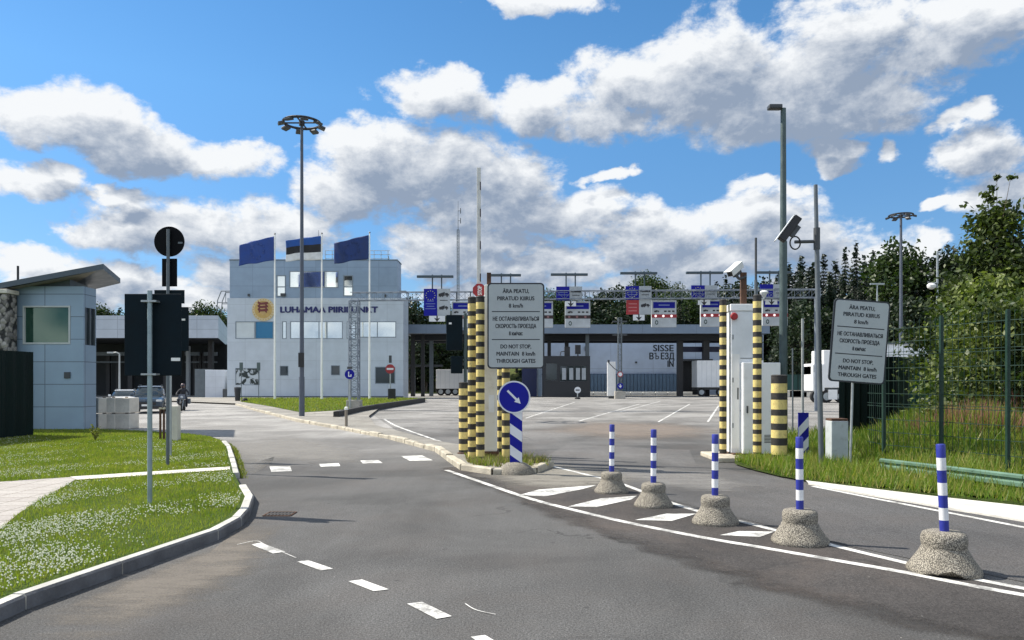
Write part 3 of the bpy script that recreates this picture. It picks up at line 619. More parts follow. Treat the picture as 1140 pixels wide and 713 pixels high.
# ------------------------------------------------------------------ large structure: main border building (front face at y = 75)
def main_building():
    d = 75.; k = d / F
    t = thing('border_building', 'pale grey panelled border station with round crest and blue lettering on its front', 'building', (Xp(352, d), d, 0)); ox = Xp(352, d)
    x = lambda px: Xp(px, d) - ox; z = lambda py: Zp(py, d)
    pm = panel_mat('facade_panels', (.48, .53, .585), 3.6, 1.9, .2, .02); pm2 = panel_mat('upper_panels', (.25, .33, .43), 3.2, 1.9, .25, .025)
    fm = mat('window_frame', (.20, .24, .28), .5)
    low = [(262, 304.5, 358, 377.5), (314, 319, 358, 377.5), (323, 381.5, 358, 377.5), (386, 396, 358, 377.5), (400, 441, 358, 376), (262, 289, 410, 429), (311.5, 321, 407.5, 418.5), (368.5, 378.5, 407, 418), (417.5, 440, 408.5, 427.5)]
    up = [(322, 376.5, 302, 320.5), (307.5, 318, 306.5, 330.5), (382, 393, 306.5, 330)]
    H = lambda L: [(x(a), x(b_), z(q), z(p)) for a, b_, p, q in L]
    w = MB(); holed_wall(w, x(253), x(449), 0, z(332), H(low), 0, .35); w.box(x(253), x(253) + .3, .35, 3.6, 0, z(332)); w.box(x(449) - .3, x(449), .35, 3.6, 0, z(332)); w.box(x(253) + .3, x(449) - .3, .36, 3.6, z(332) - .3, z(332) - .01)
    w.build('wall', pm, t)
    u = MB(); holed_wall(u, x(255.5), x(442), z(331.8), z(290), H(up), .06, .4); u.box(x(255.5), x(255.5) + .3, .4, 2.8, z(331.8), z(290)); u.box(x(442) - .3, x(442), .4, 2.8, z(331.8), z(290)); u.box(x(255.5) + .3, x(442) - .3, .4, 2.8, z(293), z(291.5)); u.build('upper_wall', pm2, t)
    p = MB(); p.box(x(253) - .03, x(449) + .03, -.06, -.003, 0, z(441.2)); p.build('plinth', mat('plinth_grey', (.09, .11, .13), .7), t)
    c = MB(); c.box(x(255.5) - .05, x(442) + .05, .02, 2.85, z(290), z(289)); c.build('parapet_cap', mgrey, t)
    iv = MB(); iv.box(x(255), x(447), 1.2, 1.3, 0.2, z(334)); iv.build('interior_wall', mat('dim_interior', (.05, .055, .06), .8), t)
    hl = H(low); hu = H(up); paleblind = mat('window_blind', (.55, .60, .62), .35, .05, 1)
    a = hl[0]; mid = x(284); window(t, a[0], mid, a[2], a[3], 0, paleblind, fm, .07); window(t, mid, a[1], a[2], a[3], 0, gblue, fm, .07, label='blue tinted window')
    window(t, *hl[1], 0, gmir, fm, .07); window(t, *hl[2], 0, gmir, fm, .07, mull=(x(355), x(364)), label='long mirrored window strip'); window(t, *hl[3], 0, gmir, fm, .07); window(t, *hl[4], 0, gmir, fm, .08, mull=(x(420),))
    mu = bpy.data.materials.new('painted_tree_reflection'); mu.use_nodes = True; qq = NT(mu.node_tree); ob = qq.n('ShaderNodeTexCoord').outputs['Object']; pp = mu.node_tree.nodes['Principled BSDF']
    qq.link(qq.mix(qq.ramp(qq.noise(ob, 1.1, 4, .6, 1.2), .5, .56), (.012, .022, .022, 1), (.45, .50, .54, 1)), pp.inputs['Base Color']); pp.inputs['Roughness'].default_value = .3  # dark trees and pale sky: a reflection painted into the pane colour
    window(t, *hl[5], 0, mu, fm, .05, label='window with a tree and sky reflection painted on its pane'); window(t, *hl[6], 0, gdark, fm, .06); window(t, *hl[7], 0, gdark, fm, .06); window(t, *hl[8], 0, gdark, fm, .08)
    window(t, *hu[0], .06, gmir, fm, .07, mull=(x(361),)); window(t, *hu[1], .06, gmir, fm, .1, trans=(z(319.5),)); window(t, *hu[2], .06, gmir, fm, .1, trans=(z(319.5),))
    # lettering
    L = MB(); text_into(L, 'LUHAMAA PIIRIPUNKT', x(366.5), z(344.8), .60, -.07, width=x(421) - x(312), bold=.05); o = L.build('lettering', letter_blue, t)
    # crest: ring, disc, shield with three lions passant
    cx, cz, r = x(293.5), z(345), 12.6 * k; e = MB(); e.prism(ngon(r, 40, cx, cz), -.10, -.003); crest = e.build('crest', mat('crest_rim', (.60, .50, .30), .5), t)
    e = MB(); e.prism(ngon(r * .78, 40, cx, cz), -.115, -.10)
    g_ = e.build('gold_disc', gold, crest)
    e = MB(); 
    for i in range(24):
        aa = 2 * math.pi * i / 24; e.prism(ngon(r * .055, 8, cx + r * .89 * math.cos(aa), cz + r * .89 * math.sin(aa)), -.13, -.1005)
    sh = [(-.42, .62), (.42, .62), (.42, .0), (.36, -.22), (.2, -.42), (0, -.55), (-.2, -.42), (-.36, -.22), (-.42, 0)]
    e.prism([(cx + a_ * r, cz + (b_ + .05) * r) for a_, b_ in sh[::-1]][::-1], -.125, -.115); e.build('wreath', mat('wreath_tan', (.50, .33, .13), .5), crest)
    e = MB(); lion = [(a_ * 1.55, b_ * 1.75) for a_, b_ in [(-.30, .00), (-.26, .10), (-.16, .10), (.10, .07), (.20, .09), (.27, .13), (.33, .09), (.30, .03), (.25, .0), (.26, -.08), (.20, -.08), (.17, -.03), (-.10, -.02), (-.15, -.08), (-.22, -.08), (-.2, 0), (-.25, .02)]]
    for zz in (.48, .18, -.12):
        e.prism([(cx - a_ * r, cz + (b_ * 1.1 + zz) * r) for a_, b_ in lion][::-1], -.14, -.125)
    e.build('lions', mat('crest_maroon', (.16, .03, .03), .5), crest)
    # roof rail and antennas
    q = MB()
    for px in range(356, 432, 8): q.rod((x(px), 2.2, z(290)), (x(px), 2.2, z(275)), .035, 5)
    for py in (275, 279.5, 284): q.rod((x(356), 2.2, z(py)), (x(430), 2.2, z(py)), .03, 5)
    q.build('roof_rail', galv, t)
    q = MB(); q.rod((x(349), 2, z(291)), (x(349), 2, z(252)), .05, 6, .02); q.build('roof_antenna', dgrey, t); q = MB(); q.rod((x(428), 2.4, z(290)), (x(428), 2.4, z(281)), .05, 6); q.build('roof_antenna', dgrey, t)
    for s, (a_, b_) in ((-1, (238, 255)), (1, (443, 453))):
        q = MB(); A = x(a_); B = x(b_)
        for yy in (1.0, 2.2):
            if s < 0: q.tube([(A - .1, yy, z(346)), (A, yy, z(333)), (x(242), yy, z(323)), (B, yy, z(323))], .05, 5); q.rod((A, yy, z(336)), (B, yy, z(336)), .04, 5); q.rod((x(247), yy, z(323)), (x(247), yy, z(336)), .03, 5)
            else: q.tube([(A, yy, z(323)), (x(450.5), yy, z(323)), (B, yy, z(335)), (B + .05, yy, z(340))], .05, 5); q.rod((A, yy, z(331)), (B, yy, z(331)), .04, 5)
            if yy > 2: q.rod((x(247) if s < 0 else x(450), 1.0, z(336) if s < 0 else z(331)), (x(247) if s < 0 else x(450), 2.2, z(336) if s < 0 else z(331)), .03, 5); q.rod((B, 1.0, z(323)), (B, 2.2, z(323)), .03, 5) if s < 0 else None
        q.build('escape_cage', mgrey, t)
    q = MB(); q.box(x(276), x(278), -.12, .047, z(330), z(327.5)); q.build('wall_lamp', dgrey, t); q = MB(); q.box(x(428), x(430), -.1, .05, z(331), z(328)); q.build('wall_lamp', dgrey, t); q = MB(); q.box(x(313), x(318), -.25, -.003, z(330), z(327)); q.build('wall_lamp', dgrey, t)
main_building()

# left canopy beside the main building
def left_canopy():
    d = 80.; t = thing('customs_canopy', 'long grey panelled vehicle canopy with dark bays, left of the border station', 'canopy', (Xp(175, d), d, 0)); ox = Xp(175, d)
    x = lambda px, dd=d: Xp(px, dd) - ox; z = lambda py, dd=d: Zp(py, dd)
    zt, zb = z(351.5), z(376.5); x0, x1 = -26., x(243); x2 = x(253, 98); y2 = 18.
    m = panel_mat('canopy_panels', (.40, .44, .50), 4.3, 1.05, .35, .03)
    b = MB(); V = [(x0, 0, zb), (x1, 0, zb), (x1, 0, zt), (x0, 0, zt)]; b.add(V, [(0, 1, 2, 3)])
    b.add([(x1, 0, zb), (x2, y2, zb), (x2, y2, zt), (x1, 0, zt)], [(0, 1, 2, 3)]); b.add([(x0, y2, zb), (x2, y2, zb), (x2, y2, zt), (x0, y2, zt)], [(3, 2, 1, 0)]); b.add([(x0, 0, zb), (x0, y2, zb), (x0, y2, zt), (x0, 0, zt)], [(3, 2, 1, 0)])
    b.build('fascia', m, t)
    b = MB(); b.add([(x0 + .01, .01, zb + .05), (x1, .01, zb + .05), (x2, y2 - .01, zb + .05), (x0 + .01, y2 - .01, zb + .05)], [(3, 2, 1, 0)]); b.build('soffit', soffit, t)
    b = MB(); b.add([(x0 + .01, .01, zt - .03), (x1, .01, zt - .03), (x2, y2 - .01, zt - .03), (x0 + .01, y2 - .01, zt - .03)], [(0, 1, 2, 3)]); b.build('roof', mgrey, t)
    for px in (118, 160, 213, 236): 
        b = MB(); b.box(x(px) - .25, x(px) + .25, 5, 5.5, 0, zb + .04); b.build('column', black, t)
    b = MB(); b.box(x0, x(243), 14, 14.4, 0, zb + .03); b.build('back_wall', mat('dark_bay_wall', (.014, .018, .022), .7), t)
    for px in (120, 131, 210, 217, 222, 227, 232): b = MB(); b.box(x(px, 90) - .22, x(px, 90) + .22, 10, 10.3, 0, 5.2); b.build('gate_post', black, t)
    for i, (a, c) in enumerate(((100, 140), (204, 220), (225, 240))):
        b = MB(); b.box(x(a, 88), x(c, 88), 8.4, 8.6, z(396, 88), z(392, 88)); b.box(x(a, 88), x(c, 88), 8.4, 8.55, z(404, 88), z(402.5, 88)); b.build('gate_beam', mgrey, t)
    b = MB(); b.box(x(207, 86) - .0, x(210, 86), 6, 6.5, 0, 7.3 * .8); b.build('pale_post', mat('pale_grey_post', (.3, .32, .33), .6), t)
    return t
left_canopy()
# white booth / gate block beside the building and the narrow grey panel next to it
t = thing('gate_cabin', 'white flat cabin standing between the dark bays and the border station', 'cabin', (Xp(240, 76.5), 76.5, 0))
b = MB(); b.box(-1.1, .95, 0, 3, 0, Zp(412, 76.5), bev=.04); b.build('wall', panel_mat('cabin_white', (.52, .55, .60), 2.0, 1.1, .2), t); b = MB(); b.box(-2.2, -1.15, .1, 2.6, 0, Zp(411, 76.5)); b.build('side_panel', mgrey, t)
b = MB(); b.box(.35, .9, -.5, -.05, 0, .95, bev=.05); tag(b.build('waste_bin', dgrey, None, (Xp(246, 76), 76.0, 0)), 'dark bin in front of the white gate cabin', 'bin', 'dark waste bins outside the buildings')

# right hand canopy with its fascia, columns and the inspection hall behind
def right_canopy():
    d = 82.; t = thing('border_canopy', 'wide grey checkpoint canopy on black columns behind the lane gantry', 'canopy', (Xp(655, d), d, 0)); ox = Xp(655, d)
    x = lambda px, dd=d: Xp(px, dd) - ox; z = lambda py, dd=d: Zp(py, dd)
    x0, x1, zt, zb = x(450), x(857), z(361.5), z(371.5); y2 = 9
    b = MB(); b.box(x0, x1, 0, .3, zb, zt); b.box(x0, x0 + .3, .3, y2, zb, zt); b.box(x1 - .3, x1, .3, y2, zb, zt); b.build('fascia', panel_mat('fascia_panels', (.15, .195, .26), 6, 3, .3, .03), t)
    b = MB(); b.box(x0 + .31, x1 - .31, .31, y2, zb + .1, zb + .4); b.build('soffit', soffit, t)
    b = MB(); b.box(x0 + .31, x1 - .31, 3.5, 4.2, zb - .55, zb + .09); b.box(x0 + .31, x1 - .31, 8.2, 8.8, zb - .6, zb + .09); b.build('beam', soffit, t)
    for px, dd, m, r in ((459.5, 84, black, .22), (470.5, 84, black, .2), (480, 86, mgrey, .22), (611.5, 86, black, .2), (631, 87, black, .22), (654, 83.5, mgrey, .2), (757.5, 86, black, .32), (786.5, 86, black, .36), (846, 86, black, .3)):
        b = MB(); b.box(x(px, dd) - r, x(px, dd) + r, dd - d, dd - d + 2 * r, 0, zb - .002 if dd < 85.3 else zb + .08); b.build('column', m, t)
    b = MB(); b.box(x(755, 87), x(802, 87), 5.3, 5.6, z(392, 87), z(386, 87)); b.build('cross_beam', mat('navy_beam', (.008, .010, .05), .5), t)
    b = MB(); b.box(x(450, 86), x(492, 86), 4.4, 4.6, z(408.5, 86), z(406, 86)); b.build('cross_rail', dgrey, t)
    for i in range(4):
        b = MB(); q = x(452 + 8 * i, 84.5); b.box(q - .25, q + .25, 2.2, 2.5, 0, z(411, 84.5)); b.build('side_screen', mat('blue_grey_sheet', (.06, .09, .13), .5), t) if i in (0, 1) else None
right_canopy()
def hall():
    d = 96.; t = thing('inspection_hall', 'pale blue inspection hall with SISSE IN lettering under the canopy', 'building', (Xp(680, d), d, 0)); ox = Xp(680, d)
    x = lambda px: Xp(px, d) - ox; z = lambda py: Zp(py, d)
    hs = [(x(758), x(790), 0, z(402))]
    b = MB(); holed_wall(b, x(596), x(850), 0, z(368), hs, 0, .4); b.box(x(596), x(596) + .3, .4, 12, 0, z(368)); b.box(x(596) + .3, x(850), .4, 12, z(368) - .3, z(368) - .01); b.build('wall', panel_mat('hall_panels', (.46, .54, .66), 5.5, 3.4, .25, .03), t)
    b = MB(); b.box(x(758) - .1, x(790) + .1, .5, .7, 0, z(402)); b.build('door', mat('dark_doorway', (.01, .011, .014), .7), t)
    b = MB(); b.box(x(755.5), x(793), -.25, -.003, z(402), z(400)); b.build('door_lintel', dgrey, t)
    b = MB()
    text_into(b, 'SISSE', x(738.5), z(387.6), .84, -.02, x(750) - x(727), bold=.035); text_into(b, 'В', x(725.3), z(396.6), .84, -.02, x(727.8) - x(722.8), bold=.035); text_into(b, 'ЕЗД', x(743.2), z(396.6), .84, -.02, x(750.8) - x(735.6), bold=.035)
    zb_ = z(396.6) - .42; xs = x(730.2)   # hard sign: serif, stem and bowl
    b.prism([(xs - .22, zb_ + .84), (xs + .06, zb_ + .84), (xs + .06, zb_ + .46), (xs + .26, zb_ + .46), (xs + .40, zb_ + .34), (xs + .40, zb_ + .12), (xs + .26, zb_), (xs - .06, zb_), (xs - .06, zb_ + .72), (xs - .22, zb_ + .72)], -.0215, -.0205)
    bw = MB(); bw.prism([(xs + .06, zb_ + .35), (xs + .22, zb_ + .35), (xs + .28, zb_ + .28), (xs + .28, zb_ + .18), (xs + .22, zb_ + .11), (xs + .06, zb_ + .11)], -.024, -.022); bw.build('letter_bowl', mat('hall_pale', (.46, .54, .66), .4), t); text_into(b, 'IN', x(746.5), z(405), .84, -.02, x(750) - x(743), bold=.035)
    b.build('lettering', signdark, t)
    b = MB()
    for i, px in enumerate(range(633, 752, 4)): b.box(x(px), x(px + 3.5), -.5, -.35, .15, z(417))
    b.build('ribbed_screen', mat('blue_steel_ribs', (.10, .17, .26), .5), t)
    b = MB(); b.box(x(598), x(752), -.34, -.1, z(417.6), z(416.4)); b.build('screen_cap', mat('navy_cap', (.03, .06, .13), .5), t)
    b = MB(); b.box(x(651), x(655), -.9, -.003, z(391), z(386)); b.build('wall_speaker', dgrey, t); b = MB(); b.box(x(707), x(709), -.3, -.003, z(404.5), z(402.8)); b.build('wall_lamp', dgrey, t)
hall()
t = thing('white_barrier_row', 'low white concrete barrier along the foot of the inspection hall', 'barrier', (Xp(690, 92), 92, 0)); b = MB()
for i in range(12): b.box(-9.5 + i * 1.55, -8.0 + i * 1.55, 0, .5, 0, .42, bev=.05)
b.build('block', mat('white_block', (.7, .7, .67), .8), t)

# dark glazed control booth
def dark_booth():
    d = 80.; t = thing('control_booth', 'dark glazed control booth under the right canopy', 'booth', (Xp(630, d), d, 0)); x = lambda px: Xp(px, d) - Xp(630, d); z = lambda py: Zp(py, d)
    dk = mat('booth_black', (.012, .014, .018), .5)
    b = MB(); holed_wall(b, x(605), x(657), 0, z(396.5), [(x(623), x(654), z(425), z(407)), (x(607), x(621), z(424), z(404))], 0, .2)
    b.box(x(605), x(605) + .2, .2, 3.5, 0, z(396.5)); b.box(x(657) - .2, x(657), .2, 3.5, 0, z(396.5)); b.box(x(605) + .2, x(657) - .2, .2, 3.5, z(396.5) - .2, z(396.5) - .01); b.build('wall', dk, t)
    window(t, x(623), x(654), z(425), z(407), 0, gdark, dk, .08, mull=(x(631), x(639), x(647))); window(t, x(607), x(621), z(424), z(404), 0, gdark, dk, .08)
    b = MB()
    for px in (628, 636, 643.5, 650): b.box(x(px) - .22, x(px) + .22, .02, .035, z(423), z(410), bev=.006)
    b.build('notice_sheet', mat('grey_sheet', (.30, .33, .36), .6), t)
    b = MB(); b.box(x(629), x(635), .5, 1, z(396.3), z(386)); b.tube([(x(624), .7, z(396)), (x(625), .7, z(391.5)), (x(630), .7, z(391))], .05, 5); b.build('signal_head', black, t); b = MB(); b.box(x(641), x(647), .5, 1, z(394), z(384)); b.rod((x(644), .7, z(396.4)), (x(644), .7, z(394)), .06); b.build('signal_head', black, t)
dark_booth()
t = thing('ticket_booth', 'narrow dark blue booth half hidden behind the speed sign', 'booth', (Xp(590, 84), 84, 0)); b = MB(); b.box(-.9, .8, 0, 2, 0, 3.3, bev=.04); b.build('wall', mat('navy_booth', (.012, .02, .085), .5), t); b = MB(); b.box(.9, 1.35, .2, 1.8, 0, 3.1); b.build('side_panel', mat('pale_blue_panel', (.3, .38, .46), .5), t); b = MB(); b.box(-1.0, .9, -.1, 2.1, 3.302, 3.45); b.build('roof', dgrey, t)

# ------------------------------------------------------------------ hill and far ground
def hill():
    nx, ny = 60, 16; mb = MB()
    for j in range(ny):
        for i in range(nx):
            x = -160 + 320 * i / (nx - 1); y = 104 + 90 * j / (ny - 1); s = min(1, max(0, (y - 106) / 26)); mb.v.append((x, y, -.05 + 6.0 * s * s * (3 - 2 * s) * (.8 + .2 * math.sin(x * .06)) + .25 * math.sin(x * .4 + y * .3)*s))
    for j in range(ny - 1):
        for i in range(nx - 1): mb.f.append((j * nx + i, j * nx + i + 1, (j + 1) * nx + i + 1, (j + 1) * nx + i)); mb.m.append(0); mb.sm.append(True)
    return mb
def hill_z(x, y): s = min(1, max(0, (y - 106) / 26)); return 6.0 * s * s * (3 - 2 * s) * (.8 + .2 * math.sin(x * .06))
tag(hill().build('hill', g_far), kind='structure')

# ------------------------------------------------------------------ trees
def leaf_cloud(mb, pts, size, droop=0., aspect=1.6):
    for p in pts:
        s = size * random.uniform(.6, 1.35); n = Vector((random.gauss(0, 1), random.gauss(0, 1), random.gauss(.35, .9))).normalized()
        u = n.orthogonal().normalized(); w = n.cross(u); a = random.uniform(0, 6.28); e1 = (u * math.cos(a) + w * math.sin(a)) * s * aspect / 2; e2 = (w * math.cos(a) - u * math.sin(a)) * s / 2
        p = Vector(p); mb.add([p - e1, p + e2 * .9 - e1 * .1, p + e1, p - e2 * .9 - e1 * .1], [(0, 1, 2, 3)])
def decid(seed, H, Rr, nclump, nleaf, size, label, cat='tree', group=None, mats=None, z0=.28, bk=None, loc=(0, 0, 0), skirt=False, spire=0):
    random.seed(seed); t = thing('leafy_tree', label, cat, loc, group); tr = MB(); tips = []
    lean = Vector((random.uniform(-.03, .03) * H, random.uniform(-.03, .03) * H, 0)); prev = Vector((0, 0, 0)); r0 = .018 * H + .02
    N = 6
    for i in range(N):
        nx_ = lean * ((i + 1) / N) + Vector((random.uniform(-.012, .012) * H, random.uniform(-.012, .012) * H, H * .86 * (i + 1) / N)); tr.rod(prev, nx_, r0 * (1 - i / N * .8), 7, r0 * (1 - (i + 1) / N * .8)); prev = nx_
    for k in range(int(nclump)):
        f = random.random() ** .8; zz = z0 + (1 - z0) * f; prof = math.sin(math.pi * min(1, (f * .86 + .12))) ** .7 if not skirt else (1 - f) ** .45 * .98 + .06
        a = random.uniform(0, 6.283); rad = Rr * prof * random.uniform(.35, 1.08) * (1 + .22 * math.sin(3 * a + seed)); c = Vector((rad * math.cos(a), rad * math.sin(a), H * zz * random.uniform(.97, 1.05)))
        tips.append((c, random.uniform(.55, 1.15)))
        if k % 3 == 0:
            st = lean * zz * .7 + Vector((0, 0, H * max(.12, zz - .12 - .1 * random.random()))); midp = st.lerp(c, .55) + Vector((0, 0, -.02 * H)); tr.rod(st, midp, r0 * .3, 5, r0 * .18); tr.rod(midp, c, r0 * .18, 5, r0 * .05)
    for k in range(spire):
        f = k / max(1, spire - 1); c = Vector((random.gauss(0, .16) * (1 - f * .6), random.gauss(0, .16), H * (.98 + .24 * f))); tips.append((c, .30 - .12 * f)); tr.rod(prev + Vector((0, 0, -.1)), c, .012, 4, .004)
    tr.build('trunk', bk or bark, t); cr = MB(); cl = Rr * .30
    for c, s in tips:
        pts = [c + Vector((random.gauss(0, 1), random.gauss(0, 1), random.gauss(0, .75))) * cl * s * .62 for _ in range(int(nleaf * s))]
        leaf_cloud(cr, pts, size)
    cr.build('crown', mats, t); return t
def spruce(seed, H, label, group, mats, Rr=None):
    random.seed(seed); t = thing('spruce_tree', label, 'tree', (0, 0, 0), group); tr = MB(); tr.rod((0, 0, 0), (0, 0, H * .97), .014 * H, 7, .01); tr.build('trunk', bark, t); cr = MB(); Rr = Rr or H * .19
    lv = 36
    for i in range(lv):
        f = i / lv; zz = H * (.10 + .9 * f); rad = Rr * (1 - f) ** .85 * random.uniform(.8, 1.12) + .12; nb = int(15 - 7 * f)
        for k in range(nb):
            a = 6.283 * (k + random.random() * .8) / nb; rr = rad * random.uniform(.65, 1.15); dx, dy = math.cos(a), math.sin(a); segs = 5
            for s in range(segs):
                p = (s + .35) / segs * rr; wd = (.20 + .34 * (1 - s / segs)) * rr * random.uniform(.7, 1.2); dz = -p * .28 - .12 * rr * (s / segs) ** 2 + random.uniform(-.03, .03) * H * .2
                c = Vector((dx * p, dy * p, zz + dz)); l = rr / segs * .95; e1 = Vector((dx, dy, -.3)) * l * .7; e2 = Vector((-dy, dx, random.uniform(-.5, .5))) * wd * .6; dr = Vector((0, 0, -.12 * rr - .1))
                cr.add([c - e1, c + e2 + dr, c + e1, c - e2 + dr], [(0, 1, 2), (0, 2, 3)])
    leaf_cloud(cr, [(random.gauss(0, .04 * H * .2), random.gauss(0, .04 * H * .2), H * random.uniform(.9, 1.0)) for _ in range(30)], .05 * H * .4)
    cr.build('crown', mats, t); return t
lm_far = leaf_mat('far_leaves', (.008, .019, .008), (.024, .040, .013), .15)
lm_mid = leaf_mat('birch_leaves', (.016, .036, .008), (.050, .078, .017), .25)
lm_spr = leaf_mat('spruce_needles', (.006, .016, .008), (.018, .034, .014), .08)
lm_near = leaf_mat('near_leaves', (.012, .030, .006), (.095, .125, .026), .25)
lm_bush = leaf_mat('bush_leaves', (.022, .050, .008), (.18, .21, .055), .3)

S1 = spruce(11, 18, 'dark spruce in the dense forest row on the right', 'trees of the forest on the right', lm_spr)
S2 = spruce(12, 16, 'dark spruce in the dense forest row on the right', 'trees of the forest on the right', lm_spr, 2.3)
D1 = decid(21, 15, 4.4, 90, 75, .30, 'green birch standing in the forest edge on the right', group='trees of the forest on the right', mats=lm_mid, z0=.2)
D2 = decid(22, 14, 4.2, 85, 70, .31, 'dark leafy tree in the forest edge on the right', group='trees of the forest on the right', mats=lm_far, z0=.16)
D3 = decid(23, 12, 4.8, 80, 70, .30, 'dark leafy tree in the forest edge on the right', group='trees of the forest on the right', mats=lm_far, z0=.1)
protos = {'S1': (S1, 18), 'S2': (S2, 16), 'D1': (D1, 15.3), 'D2': (D2, 14.3), 'D3': (D3, 12.2)}
used = set()
def tree(kind, px, ytop, d, label=None, group=None, wide=1.0, ground=None):
    root, H0 = protos[kind]; x = Xp(px, d); g = hill_z(x, d) if d > 104 else 0
    s = (Zp(ytop, d) - g) / H0
    rz = random.uniform(0, 6.28)
    o = dup(root, (x, d, g - .05), rz, label, (s * wide, s * wide, s))
    if group: o['group'] = group
    return o
random.seed(5)
FR = 'trees of the forest on the right'
# forest on the right (front row and back row)
for k, px, yt, d, w in (('S1', 878, 292, 104, 1.), ('S2', 892, 285, 108, 1.1), ('S2', 885, 318, 96, 1.), ('S1', 905, 295, 100, 1.), ('S2', 917, 283, 112, 1.1), ('S2', 912, 305, 98, 1.), ('S1', 930, 288, 106, 1.), ('S2', 941, 275, 104, .9), ('S1', 924, 300, 98, 1.1), ('S1', 953, 268, 102, .85), ('S2', 962, 284, 108, 1.1), ('S2', 958, 308, 96, 1.),
                        ('S1', 983, 282, 96, 1.2), ('S1', 972, 276, 108, 1.), ('D1', 1003, 278, 92, 1.0), ('S2', 1015, 290, 94, 1.1), ('S1', 1026, 287, 104, 1.), ('S2', 1040, 300, 90, 1.1), ('S1', 1050, 285, 100, 1.), ('D2', 1062, 282, 88, 1.), ('D2', 1085, 290, 92, 1.2), ('D1', 1110, 280, 96, 1.2), ('S1', 1132, 270, 98, 1.1), ('D2', 1160, 285, 92, 1.2), ('S2', 870, 300, 116, 1.),
                        ('D3', 895, 345, 88, 1.1), ('D3', 925, 350, 90, 1.2), ('D3', 965, 345, 86, 1.2), ('D3', 1005, 340, 84, 1.3), ('D3', 1040, 345, 84, 1.2), ('D3', 1080, 340, 84, 1.2), ('D3', 1120, 340, 84, 1.2)):
    tree(k, px, yt, d, None, FR, w)
for k in range(38):
    px = random.uniform(862, 1075); tree(random.choice(['S1', 'S2']), px, random.uniform(294, 318) - (px - 862) * .05, random.uniform(92, 116), None, FR, random.uniform(1.0, 1.35))
MR = 'trees behind the lane gantry'
for k in range(18):
    px = random.uniform(585, 862); tree(random.choice(['S1', 'S2', 'D2']), px, random.uniform(325, 342), random.uniform(112, 128), 'dark tree of the continuous wood line behind the gantry', MR, random.uniform(1.1, 1.5))
for k, px, yt, d, w, lab in (('S1', 655, 330, 118, 1.4, 'sp'), ('D2', 640, 336, 116, 1., 'dk'), ('S2', 670, 325, 120, 1.3, 'sp'), ('D2', 683, 322, 118, 1.1, 'dk'), ('S1', 692, 320, 124, 1.2, 'sp'), ('D1', 716, 309, 128, .9, 'bi'), ('D1', 733, 314, 126, 1., 'bi'), ('D1', 612, 330, 114, .8, 'bi'), ('D1', 624, 333, 116, .8, 'bi'), ('D1', 752, 322, 122, 1., 'bi'), ('D1', 764, 330, 118, 1., 'bi'), ('D2', 775, 328, 128, 1., 'dk'), ('D1', 742, 335, 116, 1., 'bi'),
                             ('S1', 797, 312, 124, 1., 'sp'), ('S2', 808, 306, 128, 1.1, 'sp'), ('D2', 815, 318, 120, 1.2, 'dk'), ('S1', 825, 316, 126, 1.2, 'sp'), ('D2', 835, 322, 118, 1.2, 'dk'), ('S2', 850, 308, 126, 1.2, 'sp'), ('D2', 858, 316, 118, 1.1, 'dk'), ('S1', 865, 304, 122, 1.1, 'sp'), ('D2', 590, 340, 118, 1., 'dk'), ('D2', 575, 336, 122, 1., 'dk'), ('D2', 540, 338, 118, 1., 'dk'), ('D2', 700, 340, 116, 1.2, 'dk'), ('D2', 665, 342, 115, 1.3, 'dk')):
    tree(k, px, yt, d, {'sp': 'dark spruce showing above the right canopy behind the gantry signs', 'dk': 'dark leafy tree showing above the right canopy behind the gantry signs', 'bi': 'sunlit green tree showing above the right canopy behind the gantry signs'}[lab], MR, w)
for k, px, yt, d, w in (('D2', 455, 336, 108, .9), ('S1', 463, 332, 112, 1.2), ('D2', 474, 343, 110, 1.), ('D1', 486, 346, 110, .9), ('D2', 498, 346, 112, 1.), ('D2', 512, 344, 114, 1.), ('D1', 452, 398, 112, 1.5), ('D1', 468, 394, 115, 1.5), ('D1', 482, 398, 111, 1.5)):
    tree(k, px, yt, d, 'tree right of the border station seen over or under the canopy' , 'trees just right of the border station', w)
for k, px, yt, d, w in (('D1', 108, 343, 112, 1.), ('D2', 120, 347, 114, 1.1), ('S1', 133, 341, 116, 1.1), ('D1', 146, 348, 112, 1.), ('D2', 220, 346, 114, 1.1), ('D1', 230, 342, 112, 1.1), ('D1', 243, 349, 116, 1.), ('D2', 200, 350, 116, 1.2), ('D2', 170, 350, 116, 1.2)):
    tree(k, px, yt, d, 'leafy tree top showing over the left canopy roof', 'tree tops over the left canopy', w)
for p_ in (S1, S2, D1, D2, D3):   # the prototypes themselves stand deep in the wood
    pass
S1.location = (Xp(890, 132), 132, hill_z(Xp(890, 132), 132)); S2.location = (Xp(935, 130), 130, hill_z(Xp(935, 130), 130)); D1.location = (Xp(1010, 120), 120, hill_z(Xp(1010, 120), 120)); D2.location = (Xp(985, 124), 124, hill_z(Xp(985, 124), 124)); D3.location = (Xp(1060, 110), 110, hill_z(Xp(1060, 110), 110))

